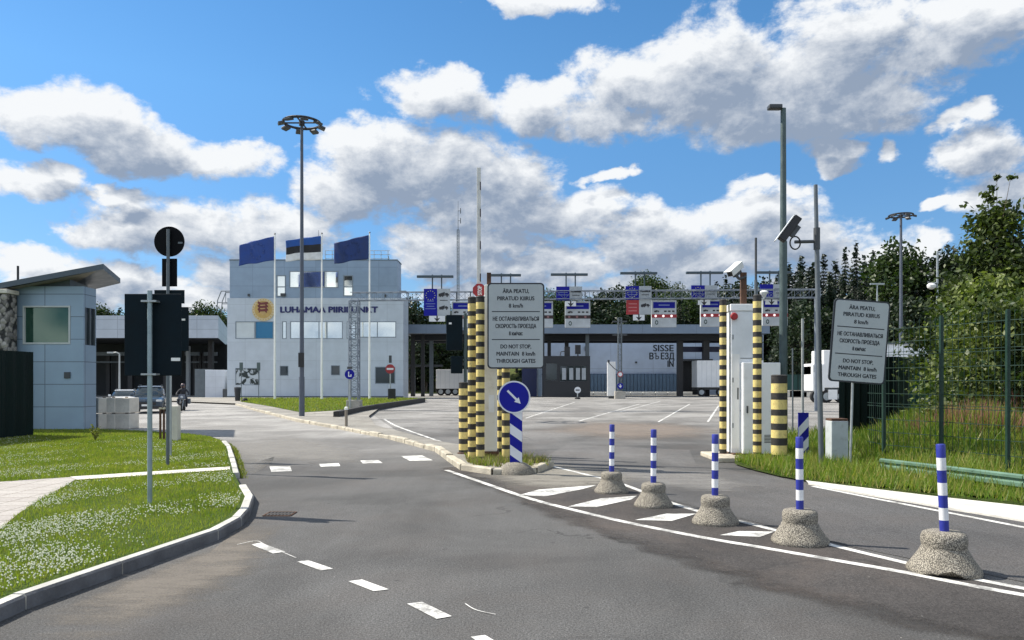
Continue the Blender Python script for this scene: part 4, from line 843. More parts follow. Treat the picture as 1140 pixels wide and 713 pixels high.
# near trees and shrubs behind the mesh fence
decid(31, 4.6, 1.15, 80, 170, .08, 'tall leafy tree at the right edge with a thin ragged top', mats=lm_near, z0=.1, loc=(11.6, 17.6, .9), skirt=True, spire=9)
decid(32, 3.7, 1.3, 110, 190, .085, 'broad dark tree behind the fence at the right frame edge', mats=lm_near, z0=.1, loc=(13.0, 17.4, 1.1))
decid(33, 2.9, 1.15, 95, 130, .078, 'bushy pale green sapling behind the second fence post', mats=lm_bush, z0=.03, loc=(10.6, 16.6, .8), bk=silver_bark, skirt=True)
decid(34, 2.3, 1.15, 90, 130, .074, 'low pale green shrub right behind the mesh fence', 'shrub', mats=lm_bush, z0=.02, loc=(9.9, 14.9, .7), bk=silver_bark, skirt=True)
decid(35, 2.3, 1.1, 90, 130, .074, 'low bright shrub behind the fence at the right frame edge', 'shrub', mats=lm_bush, z0=.02, loc=(11.2, 14.7, .9), bk=silver_bark, skirt=True)
decid(36, 3.6, 1.3, 100, 170, .085, 'slim leafy tree left of the ragged tree behind the fence', mats=lm_near, z0=.1, loc=(12.3, 19.6, .7))
decid(37, 3.0, 1.2, 90, 170, .085, 'rounded dark tree beyond the shrubs and mesh fence', mats=lm_near, z0=.08, loc=(12.9, 18.9, .7))


# ------------------------------------------------------------------ near objects: island group
def striped_post(label, px, d, ztop, r, z0=0., first_black=True, name='striped_post', cap=None, nb=None, seed=0, group='yellow and black posts guarding the gates'):
    random.seed(seed + int(px)); t = thing(name, label, 'post', (Xp(px, d), d, z0), group); H = ztop - z0
    per = .115 if r < .12 else .15; n = int(H / per); pr = []; zz = H; cur = 1 if first_black else 0; rings = []
    # rings run downwards from the top, alternating black tape (1) and yellow paint (0), uneven as wrapped by hand
    while zz > .02:
        h = min(zz, per * random.uniform(.82, 1.16) * (.85 if cur else 1.12)); rings.append((zz - h, zz, cur)); zz -= h; cur = 1 - cur
    b = MB(); prof = []
    for z0_, z1_, c in rings[::-1]:
        rr = r; prof += [(rr, z0_, c), (rr, z1_, c)]
    b.lathe(prof, 20); b.lathe([(r + .004, H, 1), (r + .004, H + .012, 1), (r * .8, H + .03, 1)], 20)
    b.build('post', [yellow, blackb], t)
    b = MB(); b.lathe([(r + .035, 0), (r + .035, .018), (r + .004, .03)], 16); b.build('base_plate', rust, t)
    return t
IB = IZ - .01
striped_post('short stout striped bollard left of the taller island posts', 516, 15.6, 1.58, .098, IB)
striped_post('tall striped post beside the short bollard on the island', 525.5, 14.5, 3.25, .082, IB)
striped_post('tall striped post directly below the red stop octagon', 534.8, 14.1, 3.22, .082, IB)
striped_post('tall striped post behind the speed sign right of the white pillar', 563.3, 14.2, 3.2, .078, IB)
striped_post('slim striped post half hidden behind the white island pillar', 556.8, 15.6, 3.1, .06, IB)

def barrier_pillar():
    d = 14.9; t = thing('barrier_pillar', 'white square barrier pillar with rusty post on top behind the speed sign', 'pillar', (Xp(547, d), d, IB)); z = lambda py: Zp(py, d) - IB
    b = MB(); b.box(-.135, .115, -.12, .14, .12, z(318), bev=.012); b.build('housing', mat('cream_paint', (.80, .77, .68), .5, .08, 1.5, dirt=.35, dirtcol=(.4, .33, .22)), t)
    b = MB(); b.box(-.16, .15, -.15, .17, 0, .12, bev=.01); b.build('footing', rust, t)
    b = MB(); b.box(-.09, -.005, -.05, .04, z(318.2), z(304), bev=.006); b.build('top_post', rust, t)
    b = MB(); b.box(-.05, .06, -.128, -.122, .9, 1.25); b.build('access_panel', cabw, t)
barrier_pillar()
def boom():
    d = 15.1; t = thing('barrier_boom', 'raised white barrier boom with black marks and red stop octagon', 'barrier', (Xp(533.6, d), d, 0)); z = lambda py: Zp(py, d)
    b = MB(); zs = [1.0]; marks = [z(p) for p in (330, 306, 303.5)]
    b.box(-.048, .03, -.03, .03, 1.0, z(187), bev=.008); b.build('boom', mat('boom_white', (.60, .59, .55), .5, .1, 5, dirt=.2), t)
    b = MB()
    for p in (207, 237, 273, 309): b.box(.012, .0335, -.0325, .0325, z(p + 5), z(p - 4)); 
    b.build('reflector_marks', mat('boom_marks', (.03, .012, .012), .4), t)
    b = MB(); b.prism(ngon(.145, 8, .005, z(324), math.pi / 8), -.075, -.06); s = b.build('stop_sign', red, t)
    b = MB(); M = Matrix.Translation((.01, -.079, z(324))) @ Matrix.Rotation(R(-90), 4, 'Y')
    text_into(b, 'STOP', 0, 0, .085, 0, .19, M=M, bold=.005); b.build('lettering', sigw, s)
    b = MB(); b.box(-.12, .12, -.10, .12, .12, 1.15, bev=.02); b.build('drive_box', cabw, t)
    b = MB(); b.rod((-.03, -.12, 1.02), (-.03, .1, 1.02), .05, 10); b.build('pivot', dgrey, t)
boom()

d = 16.3; t = thing('signal_board', 'pair of dark boards on a pole left of the tall striped island posts', 'board', (Xp(518, d), d, IB)); x_ = lambda px: Xp(px, d) - Xp(518, d); z_ = lambda py: Zp(py, d) - IB
b = MB(); b.rod((0, 0, 0), (0, 0, z_(349)), .035, 10); b.build('pole', mat('green_grey_pole', (.05, .075, .075), .5), t)
b = MB(); b.box(x_(497), x_(514.8), -.06, .06, z_(390.5), z_(351), bev=.012); b.build('board', navy, t); b = MB(); b.box(x_(502), x_(514.8), -.06, .06, z_(416), z_(396.8), bev=.012); b.build('board', navy, t)
b = MB(); b.box(x_(514.7), x_(518), -.02, .02, z_(372), z_(368)); b.build('bracket', dgrey, t); b = MB(); b.box(x_(514.7), x_(518), -.02, .02, z_(407), z_(404)); b.build('bracket', dgrey, t); b = MB(); b.box(x_(500), x_(503), -.066, -.0605, z_(361.5), z_(359.5)); b.build('sticker', white, t)
LINES = [('ÄRA PEATU,', .905, .50), ('PIIRATUD KIIRUS', .820, .70), ('8 km/h', .735, .27), None, ('НЕ ОСТАНАВЛИВАТЬСЯ', .582, .87), ('СКОРОСТЬ ПРОЕЗДА', .497, .77), ('8 км/час', .412, .26), None, ('DO NOT STOP,', .260, .58), ('MAINTAIN  8 km/h', .176, .73), ('THROUGH GATES', .092, .74)]
def speed_sign(label, d, cx, cz, w, h, roll, pole):
    t = thing('speed_sign', label, 'road sign', (cx, d, 0), 'speed signs in three languages'); M = Matrix.Translation((0, 0, cz)) @ Matrix.Rotation(R(roll), 4, 'Y')
    b = MB(); b.prism(rrect(w, h, .075), -.02, .012, M=M); b.build('frame', signdark, t)
    b = MB(); b.prism(rrect(w - .055, h - .055, .055), -.024, -.0195, M=M); f = b.build('face', signface, t)
    for L in LINES:
        if L: b = MB(); text_into(b, L[0], 0, (L[1] - .5) * h, h * .047, -.0265, width=w * L[2] * .93, M=M, bold=.0032); b.build('text_line', signdark, f)
    for q in (.665, .340): b = MB(); b.box(-w * .42, w * .42, -.0262, -.0243, (q - .5) * h - .008, (q - .5) * h + .008, M=M); b.build('divider', signdark, f)
    b = MB(); b.box(-w * .46, w * .46, .012, .04, h * .26, h * .26 + .04, M=M); b.build('bracket', galv, t); b = MB(); b.box(-w * .46, w * .46, .012, .04, -h * .3, -h * .3 + .04, M=M); b.build('bracket', galv, t)
    return t
d = 13.9; t = speed_sign('grey three language speed sign fixed to the striped island posts', d, Xp(574.3, d), Zp(363, d), 63.5 * d / F, 95.5 * d / F, 0, False)
b = MB(); b.box(-.28, -.16, .041, .30, Zp(345, d), Zp(345, d) + .05); b.build('arm', galv, t)
d = 12.9; t = speed_sign('tilted grey three language speed sign on a thin pole by the fence', d, Xp(956.3, d), Zp(380.5, d), 62.5 * d / F, 92.5 * d / F, 4.4, True)
b = MB(); b.rod((Xp(948, d) - Xp(956.3, d), .06, 0.02), (Xp(953.5, d) - Xp(956.3, d), .06, Zp(340, d)), .022, 10); b.build('pole', galv, t)

def arrow_sign():
    d = 12.95; t = thing('keep_right_sign', 'round blue arrow sign above a blue and white striped panel on the island nose', 'road sign', (Xp(574.5, d), d, 0))
    cx, cz, r = Xp(572.3, d) - Xp(574.5, d), Zp(442.3, d), .285
    b = MB(); b.prism(ngon(r, 48, cx, cz), -.075, -.055); w = b.build('disc', sigw, t)
    b = MB(); b.prism(ngon(r * .91, 48, cx, cz), -.078, -.0748); b.build('blue_field', blue, w)
    b = MB(); ar = [(-.62, .07), (.22, .07), (.22, .21), (.62, 0), (.22, -.21), (.22, -.07), (-.62, -.07)]; a = R(-45); c_, s_ = math.cos(a), math.sin(a)
    b.prism([(cx + (u * c_ - v * s_) * r * .92, cz + (u * s_ + v * c_) * r * .92) for u, v in ar], -.081, -.0778); b.build('arrow', sigw, w)
    z0, z1 = Zp(517, d), Zp(456, d); hw = 6.9 * d / F
    b = MB(); b.box(-hw, hw, -.05, -.02, z0, z1); p = b.build('striped_panel', blue, t)
    b = MB(); hh = z1 - z0; st = .21; k = 0
    for i in range(-1, 5):
        zz = z1 - .24 - i * .37; q = [(-hw + .004, zz), (hw - .004, zz - .15), (hw - .004, zz - .15 - .18), (-hw + .004, zz - .18)]
        q = [(u, min(max(v, z0 + .004), z1 - .004)) for u, v in q]
        if q[0][1] - q[3][1] < .01 and q[1][1] - q[2][1] < .01: continue
        b.prism(q, -.053, -.0502)
    b.build('white_stripes', sigw, p)
    b = MB(); b.rod((0, 0, .1), (0, 0, z1 + .2), .03, 10); b.build('pole', galv, t)
    b = MB(); b.lathe([(.325, 0), (.318, .05), (.27, .12), (.18, .185), (.08, .21)], 28); b.build('concrete_foot', agg, t)

# delineator posts on concrete feet
def agg_mat():
    m = bpy.data.materials.new('exposed_aggregate'); m.use_nodes = True; q = NT(m.node_tree); p = m.node_tree.nodes['Principled BSDF']; ob = q.n('ShaderNodeTexCoord').outputs['Object']
    vo = q.n('ShaderNodeTexVoronoi'); vo.inputs['Scale'].default_value = 105; q.link(ob, vo.inputs['Vector'])
    s = q.n('ShaderNodeSeparateColor'); q.link(vo.outputs['Color'], s.inputs[0])
    c = q.mix(s.outputs[0], (.26, .235, .19, 1), (.50, .46, .38, 1)); c = q.mix(q.ramp(q.noise(ob, 4, 6, .65), .35, .65), c, (.30, .27, .21, 1)); c = q.mix(q.ramp(vo.outputs['Distance'], .35, .6), c, (.1, .09, .075, 1))
    q.link(c, p.inputs['Base Color']); p.inputs['Roughness'].default_value = .95
    b = q.n('ShaderNodeBump'); b.inputs['Strength'].default_value = .8; b.inputs['Distance'].default_value = .005; b.invert = True; q.link(vo.outputs['Distance'], b.inputs['Height']); q.link(b.outputs[0], p.inputs['Normal']); return m
agg = agg_mat()
arrow_sign()
def delineator(label, px, py, ptop, pbot, w, lean, seed, broken=False):
    random.seed(seed); d = Dp(py) + .22; t = thing('delineator', label, 'bollard', (Xp(px, d), d, 0), 'blue and white delineators along the hatched strip'); s = w * d / F / .55
    b = MB(); n = 36; prof = [(.270, 0), (.276, .018), (.272, .04), (.246, .075), (.215, .12), (.188, .165), (.171, .197), (.165, .21), (.168, .225), (.171, .26), (.168, .30), (.156, .322), (.13, .334), (.06, .338)]
    b.lathe([(r * s, z * s) for r, z in prof], n)
    for i, v in enumerate(b.v):
        k = 1 + .02 * math.sin(5 * math.atan2(v[1], v[0]) + seed) + random.uniform(-.008, .008); x, y, z = v[0] * k, v[1] * k, v[2]
        if broken:
            a = math.atan2(y, x)
            if z < .07 and -2.75 < a < -1.35: z += (.055 + .02 * math.sin(a * 9)) * math.sin((a + 2.75) / 1.4 * math.pi) * (1 - z / .07); 
        b.v[i] = (x, y, z)
    b.build('concrete_foot', agg, t)
    if broken:
        c = MB(); c.lathe([(.20 * s, .004), (.235 * s, .03), (.22 * s, .06)], 24); c.build('broken_core', blackb, t)
    zt = Zp(ptop, d); z0 = .33 * s; H = zt - z0; r = .037 * (1.0 if w < 60 else .98); nb = 7; pr = []
    for i in range(nb): c = i % 2; pr += [(r, i * H / nb, c), (r, (i + 1) * H / nb, c)]
    pr += [(r * .9, H + .008, 0)]
    M = Matrix.Rotation(R(lean), 4, 'Y'); b = MB(); b.lathe(pr, 18, c=(0, 0, z0 - .005), M=M); b.build('post', [sblue, swhite], t)
    return t
delineator('nearest delineator with chipped concrete foot', 1051.5, 645, 495, 600, 75, -2.6, 1, True)
delineator('second delineator from the right, before the striped panel', 890.5, 610, 487, 574, 61, -.4, 2)
delineator('middle delineator of the five, left of the striped gate posts', 796, 587, 484, 556, 51, .2, 3)
delineator('fourth delineator from the right, second from the arrow sign', 727.5, 567, 478.5, 542, 43, .3, 4)
delineator('smallest and farthest delineator, nearest the arrow sign', 681, 551, 473, 527.5, 38, .5, 5)

# ------------------------------------------------------------------ right hand gate group
striped_post('tall striped post left of the white gate cabinet', 805, 15.6, 3.32, .074, .08)
striped_post('tall striped post in front of the white gate cabinet', 843, 14.6, 3.3, .083, .08)
striped_post('thick short striped bollard right of the gate cabinet', 867.3, 14.3, 1.72, .148, .05, name='striped_bollard')
b = MB(); b.box(-.85, .8, -.5, .9, 0, .1, bev=.02); o = b.build('gate_plinth', oldkerb, None, (Xp(838, 15.2), 15.2, 0)); tag(o, 'worn low concrete plinth under the gate cabinet', 'plinth')
def cabinet():
    d = 15.35; t = thing('gate_cabinet', 'white metal gate cabinet with rusty camera mast on top', 'cabinet', (Xp(838, d), d, .1), None, R(0)); x = lambda px: Xp(px, d) - Xp(838, d); z = lambda py: Zp(py, d) - .1
    tm = mat('cabinet_blue_white', (.70, .73, .75), .45, .06, 2, dirt=.15, dirtcol=(.4, .4, .38))
    b = MB(); b.box(x(816), x(843), .12, .62, .02, z(346), bev=.01); b.build('tower', tm, t)
    b = MB(); b.box(x(815), x(844), .10, .66, z(345.8), z(338), bev=.012); b.build('tower_cap', cabw, t)
    b = MB(); b.box(x(826.5), x(868), -.05, .55, .02, z(404), bev=.01); lo = b.build('lower_box', cabw, t)
    b = MB(); b.box(x(828), x(845), -.058, -.0505, z(500), z(408)); dr = b.build('door', cabw, lo)
    b = MB(); b.box(x(830), x(831.5), -.09, -.0585, z(460), z(452)); b.build('handle', dgrey, lo)
    for q in (.55, 1.5, 2.4):
        b = MB(); b.box(x(817.2), x(818.2), .098, .1075, q, q + .1); b.build('hinge', mgrey, t)
    for q in (.9, 2.0): b = MB(); b.box(x(826), x(843), .114, .1195, q, q + .012); b.build('seam', dgrey, t)
    for q in (.3, 1.15): b = MB(); b.box(x(843.5), x(845), -.066, -.0585, q, q + .09); b.build('hinge', mgrey, lo)
    b = MB(); [b.box(x(850), x(862), -.054, -.0505, .25 + i * .03, .265 + i * .03) for i in range(6)]; b.build('vent_grille', dgrey, lo)
    b = MB(); b.box(x(815.5), x(868.5), -.06, .66, 0, .03); b.build('footing', rust, t)
    b = MB(); b.box(x(822.5), x(824), .105, .1195, z(445), z(432)); b.build('lock', dgrey, t)
    b = MB(); b.box(x(816.5), x(825), .108, .1195, z(500), z(394)); b.build('tower_door', white, t)
    b = MB(); b.lathe([(.075, 0), (.08, .03), (.06, .05)], 14, M=Matrix.Translation((x(818.5), .10, z(352))) @ Matrix.Rotation(R(90), 4, 'X')); b.build('signal_lamp', red, t)
    b = MB(); b.box(x(830), x(836.5), .3, .38, z(338), z(301)); b.build('mast', rust, t)
    b = MB(); b.tube([(x(831), .34, z(303)), (x(828), .3, z(300)), (x(823), .25, z(299.5)), (x(820), .22, z(303))], .016, 6); b.build('cable', black, t)
cabinet()
def camera_body(t, c, L, w, h, yaw, pitch, roll=0, hood=True, pm=camw):
    M = Matrix.Translation(c) @ Matrix.Rotation(R(yaw), 4, 'Z') @ Matrix.Rotation(R(pitch), 4, 'X') @ Matrix.Rotation(R(roll), 4, 'Y')
    b = MB(); b.box(-w / 2, w / 2, -L / 2, L / 2, -h / 2, h / 2, M=M, bev=.012); body = b.build('housing', pm, t)
    b = MB(); b.box(-w / 2 - .012, w / 2 + .012, -L / 2 - .07, L / 2 - .02, h / 2 + .006, h / 2 + .018, M=M); b.build('sun_hood', camw, t)
    b = MB(); b.box(-w / 2 + .012, w / 2 - .012, -L / 2 - .004, -L / 2 + .01, -h / 2 + .012, h / 2 - .012, M=M); b.build('front_glass', black, body)
    b = MB(); b.box(-w * .3, w * .3, -.1, .12, -h / 2 - .075, -h / 2 + .002, M=M); b.build('mount', dgrey, t)
def cams():
    d = 15.6; t = thing('security_camera', 'white box camera on the rusty mast above the gate cabinet', 'camera', (Xp(818.5, d), d, Zp(300, d)), 'security cameras at the right gate')
    camera_body(t, (0, 0, 0), .44, .145, .13, -52, 32); b = MB(); b.tube([(0.02, 0.02, -.12), (.1, .05, -.2), (.25, .05, -.15)], .03, 8); b.build('arm', dgrey, t)
    d = 14.6; t = thing('dome_camera', 'small white dome camera at the top of the striped post before the cabinet', 'camera', (Xp(850.5, d), d, Zp(326, d)), 'security cameras at the right gate')
    b = MB(); b.lathe([(.03, -.09), (.045, -.05), (.075, -.015), (.08, .01), (.06, .035), (.02, .045)], 18); b.build('dome', camw, t); b = MB(); b.tube([(0, .0, -.09), (-.02, .0, -.13), (-.09, .0, -.14)], .022, 8); b.build('arm', camw, t)
    # tall pole with the large camera
    d = 13.3; t = thing('camera_pole', 'slim leaning steel pole carrying the large camera by the fence', 'pole', (Xp(914.5, d), d, 0)); tx = Xp(908, d) - Xp(914.5, d)
    b = MB(); b.rod((0, 0, 0), (tx * .85, 0, Zp(254, d)), .047, 14, .042); b.rod((tx * .85, 0, Zp(254, d)), (tx, 0, Zp(206, d)), .036, 12, .034); b.build('pole', mgrey, t)
    b = MB(); b.lathe([(.056, Zp(278, d)), (.056, Zp(254, d))], 14, c=(tx * .8, 0, 0)); b.build('clamp', dgrey, t)
    c0 = (Xp(881, d) - Xp(914.5, d), 0, Zp(257, d)); za = Zp(269, d)
    b = MB(); b.rod((tx * .8, 0, za), (c0[0] + .06, 0, za - .01), .03, 8); b.build('arm', dgrey, t)
    t2 = thing('security_camera', 'large long camera with coiled cable on the leaning steel pole', 'camera', (Xp(881, d), d, Zp(258, d)), 'security cameras at the right gate')
    camera_body(t2, (-.03, 0, .05), .50, .15, .14, -98, 54, 0, pm=black)
    b = MB(); cx, cz, r = Xp(884.5, d) - Xp(881, d), Zp(271, d) - Zp(258, d), .115
    b.tube([(cx + r * math.cos(a) * .8, -.03, cz + r * math.sin(a)) for a in np.linspace(0, 2 * math.pi, 25)], .013, 6); b.build('cable_loop', black, t2)
cams()
def lamp_pole():
    d = 15.6; t = thing('lamp_post', 'tall round steel lamp post behind the thick striped bollard', 'lamp post', (Xp(872, d), d, 0)); h = Zp(121, d)
    b = MB(); b.rod((0, 0, 0), (0, 0, h * .62), .088, 18, .078); b.rod((0, 0, h * .62), (0, 0, h), .066, 16, .055); b.build('pole', mat('weathered_steel', (.07, .10, .10), .5, .18, 5, metal=.3), t)
    b = MB(); b.rod((0, 0, h - .03), (-.12, 0, h + .03), .03, 8); b.box(-.32, -.04, -.09, .09, h - .02, h + .07, bev=.02); b.build('lamp_head', dgrey, t)
lamp_pole()
d = 16.4; t = thing('antenna_pole', 'thin dark pole rising behind the striped post of the gate cabinet', 'pole', (Xp(841.5, d), d, 0)); b = MB(); b.rod((0, 0, 0), (0, 0, Zp(265, d)), .026, 10); b.build('pole', dgrey, t); b = MB(); b.rod((0, 0, 0), (0, 0, Zp(312, d)), .036, 10); b.build('sleeve', mgrey, t)
d = 15.0; t = thing('striped_sign', 'blue and white striped marker panel on a thin pole behind a delineator', 'road sign', (Xp(893.5, d), d, .06))
b = MB(); b.rod((0, 0, 0), (0, 0, Zp(355, d) - .06), .026, 10); b.build('pole', mat('pale_pole', (.30, .32, .32), .5), t)
b = MB(); z0, z1, hw = Zp(510, d) - .06, Zp(459.5, d) - .06, .105; b.box(-hw, hw, -.05, -.028, z0, z1); p = b.build('striped_panel', blue, t); b = MB()
for i in range(4):
    zz = z1 - .30 - i * .40; q = [(-hw + .004, zz), (hw - .004, zz + .22), (hw - .004, zz + .02), (-hw + .004, zz - .20)]; q = [(u, min(max(v, z0 + .004), z1 - .004)) for u, v in q]
    if q[0][1] - q[3][1] > .01 or q[1][1] - q[2][1] > .01: b.prism(q, -.053, -.0502)
b.build('white_stripes', sigw, p)
d = 13.7; t = thing('concrete_marker', 'pale grey utility block with rusty top beside the camera pole', 'block', (Xp(931.5, d), d, .08)); b = MB(); b.box(-.155, .155, -.14, .14, 0, Zp(468.5, d) - .08, bev=.012); b.build('block', mat('grey_block', (.42, .46, .47), .7, .1, 3, dirt=.3), t); b = MB(); b.box(-.15, .15, -.13, .13, Zp(468.4, d) - .08, Zp(466, d) - .08); b.build('lid', rust, t)
d = 19; t = thing('marker_pole', 'short thin grey pole behind the lamp post', 'pole', (Xp(882.5, d), d, 0)); b = MB(); b.rod((0, 0, 0), (0, 0, Zp(388, d)), .02, 8); b.build('pole', mgrey, t)

# mesh fence, guard rail, screens
def mesh_fence():
    P = [(6.30, 14.2), (7.35, 12.75), (8.55, 12.0), (9.9, 11.2)]
    d0 = 12.7
    pts = [(Xp(966, 14.4), 14.4), (Xp(984, 13.6), 13.6), (Xp(1048, 12.6), 12.6), (Xp(1122, 11.5), 11.5), (Xp(1225, 10.4), 10.4)]
    t = thing('mesh_fence', 'tall green wire mesh fence in front of the shrubs on the right', 'fence', (pts[0][0], pts[0][1], 0)); o = Vector((pts[0][0], pts[0][1], 0))
    for i, (a, c) in enumerate(zip(pts, pts[1:])):
        A = Vector((*a, 0)) - o; B = Vector((*c, 0)) - o; top = 2.72
        if i > 0:
            b = MB(); b.box(-.026, .026, -.026, .026, -.1, 2.72, M=Matrix.Translation(A)); b.rod(A + Vector((0, 0, 2.72)), A + Vector((0, 0, 2.74)), .03, 6); b.build('post', green, t)
        b = MB(); L = (B - A).length; n = int(L / .1); u = (B - A) / n
        zs = [.22 + .235 * k for k in range(11)]
        for k in range(1, n): b.rod(A + u * k + Vector((0, 0, .15)), A + u * k + Vector((0, 0, top - (0.0 if i else .9))), .0042, 4, caps=False)
        for z in zs:
            if i == 0 and z > 1.8: continue
            b.rod(A + Vector((0, 0, z)), B + Vector((0, 0, z)), .0075, 4, caps=False)
            if abs(z - .22 - .235 * round((z - .22) / .94) * 4) < .05: b.rod(A + Vector((0, .0, z + .05)), B + Vector((0, 0, z + .05)), .006, 4, caps=False)
        b.build('wire_panel', green, t)
mesh_fence()
def guard_rail():
    pts = [(Xp(980, 12.3), 12.3), (Xp(1060, 11.1), 11.1), (Xp(1140, 10.1), 10.1), (Xp(1240, 9.1), 9.1)]; t = thing('guard_rail', 'low faded green steel guard rail along the foot of the mesh fence', 'guard rail', (*pts[0], 0)); o = Vector((*pts[0], 0))
    zt = .24
    for i, (a, c) in enumerate(zip(pts, pts[1:])):
        A = Vector((*a, 0)) - o; B = Vector((*c, 0)) - o; u = (B - A).normalized(); n = Vector((u.y, -u.x, 0)); b = MB(); e = u * .006
        prof = [(0, zt - .09), (.03, zt - .07), (.03, zt - .02), (0, zt), (0, zt + .025), (.03, zt + .045), (.03, zt + .08), (0, zt + .10)]
        vs = [A + e + n * y + Vector((0, 0, z)) for y, z in prof] + [B - e + n * y + Vector((0, 0, z)) for y, z in prof]; m = len(prof)
        vs += [v - n * .008 for v in vs]; fs = [(k, k + 1, m + k + 1, m + k) for k in range(m - 1)] + [(2 * m + k + 1, 2 * m + k, 3 * m + k, 3 * m + k + 1) for k in range(m - 1)]
        b.add(vs, fs); b.build('beam', rail_green, t)
        b = MB(); b.box(-.04, .04, .0, .05, -.1, zt + .05, M=Matrix.Translation(A - n * .06)); b.build('post', green, t)
guard_rail()
def screen_fence():
    t = thing('screen_fence', 'dark green corrugated sheet fence behind the tilted speed sign', 'fence', (Xp(950, 21), 21, 0)); x = lambda px, d: Xp(px, d) - Xp(950, 21)
    def cor(a, da, c, dc, top, m):
        b = MB(); A = Vector((x(a, da), da - 21, 0)); B = Vector((x(c, dc), dc - 21, 0)); n = max(6, int((B - A).length / .12)); u = (B - A) / n; nn = Vector((u.y, -u.x, 0)).normalized() * .04; pts = [A + u * i + (nn if i % 2 else -nn) for i in range(n + 1)]
        vs = [p + Vector((0, 0, 0)) for p in pts] + [p + Vector((0, 0, top)) for p in pts]; b.add(vs, [(i, i + 1, n + 2 + i, n + 1 + i) for i in range(n)]); q = b.build('sheet_panel', m, t); s = q.modifiers.new('thickness', 'SOLIDIFY'); s.thickness = .01
    cor(935, 21, 1000, 21.5, 2.35, dgreen); cor(1000, 21.5, 1014, 22, 2.35, green); cor(1014, 22.5, 1032, 22.8, 2.4, mat('teal_sheet', (.012, .07, .06), .45)); cor(1032, 22.8, 1046, 24, 2.3, mat('pale_teal', (.14, .2, .2), .5))
screen_fence()
t = thing('white_hall', 'low white flat roofed hall beyond the dark green fence', 'building', (Xp(1010, 60), 60, 0)); b = MB(); b.box(Xp(985, 60) - Xp(1010, 60), Xp(1050, 60) - Xp(1010, 60), 0, 6, 0, Zp(383.5, 60)); b.build('wall', mat('white_sheet_wall', (.72, .74, .76), .5), t); b = MB(); b.box(Xp(984, 60) - Xp(1010, 60), Xp(1051, 60) - Xp(1010, 60), -.1, 6.1, Zp(383.4, 60), Zp(382, 60)); b.build('roof', mgrey, t)
# far green fence with pale blocks
t = thing('lot_fence', 'green mesh fence at the far end of the lot behind the lamp post', 'fence', (Xp(890, 84), 84, 0)); b = MB(); b.box(-2.8, 8, 0, .05, 0.5, 2.5); b.build('mesh_sheet', mat('far_green_mesh', (.02, .075, .06), .6), t)
for i in range(5):
    b = MB(); b.box(-2.8 + i * 2.6, -2.7 + i * 2.6, -.08, -.002, 0, 2.6); b.build('post', green, t)
for i in range(3):
    b = MB(); b.box(-.95, .95, -.4, .4, 0, .75, bev=.05); tag(b.build('concrete_block', concl, None, (Xp(879 + i * 8.2, 80) , 80, 0)), 'pale low concrete block at the foot of the far green fence', 'block', 'blocks along the far fence')

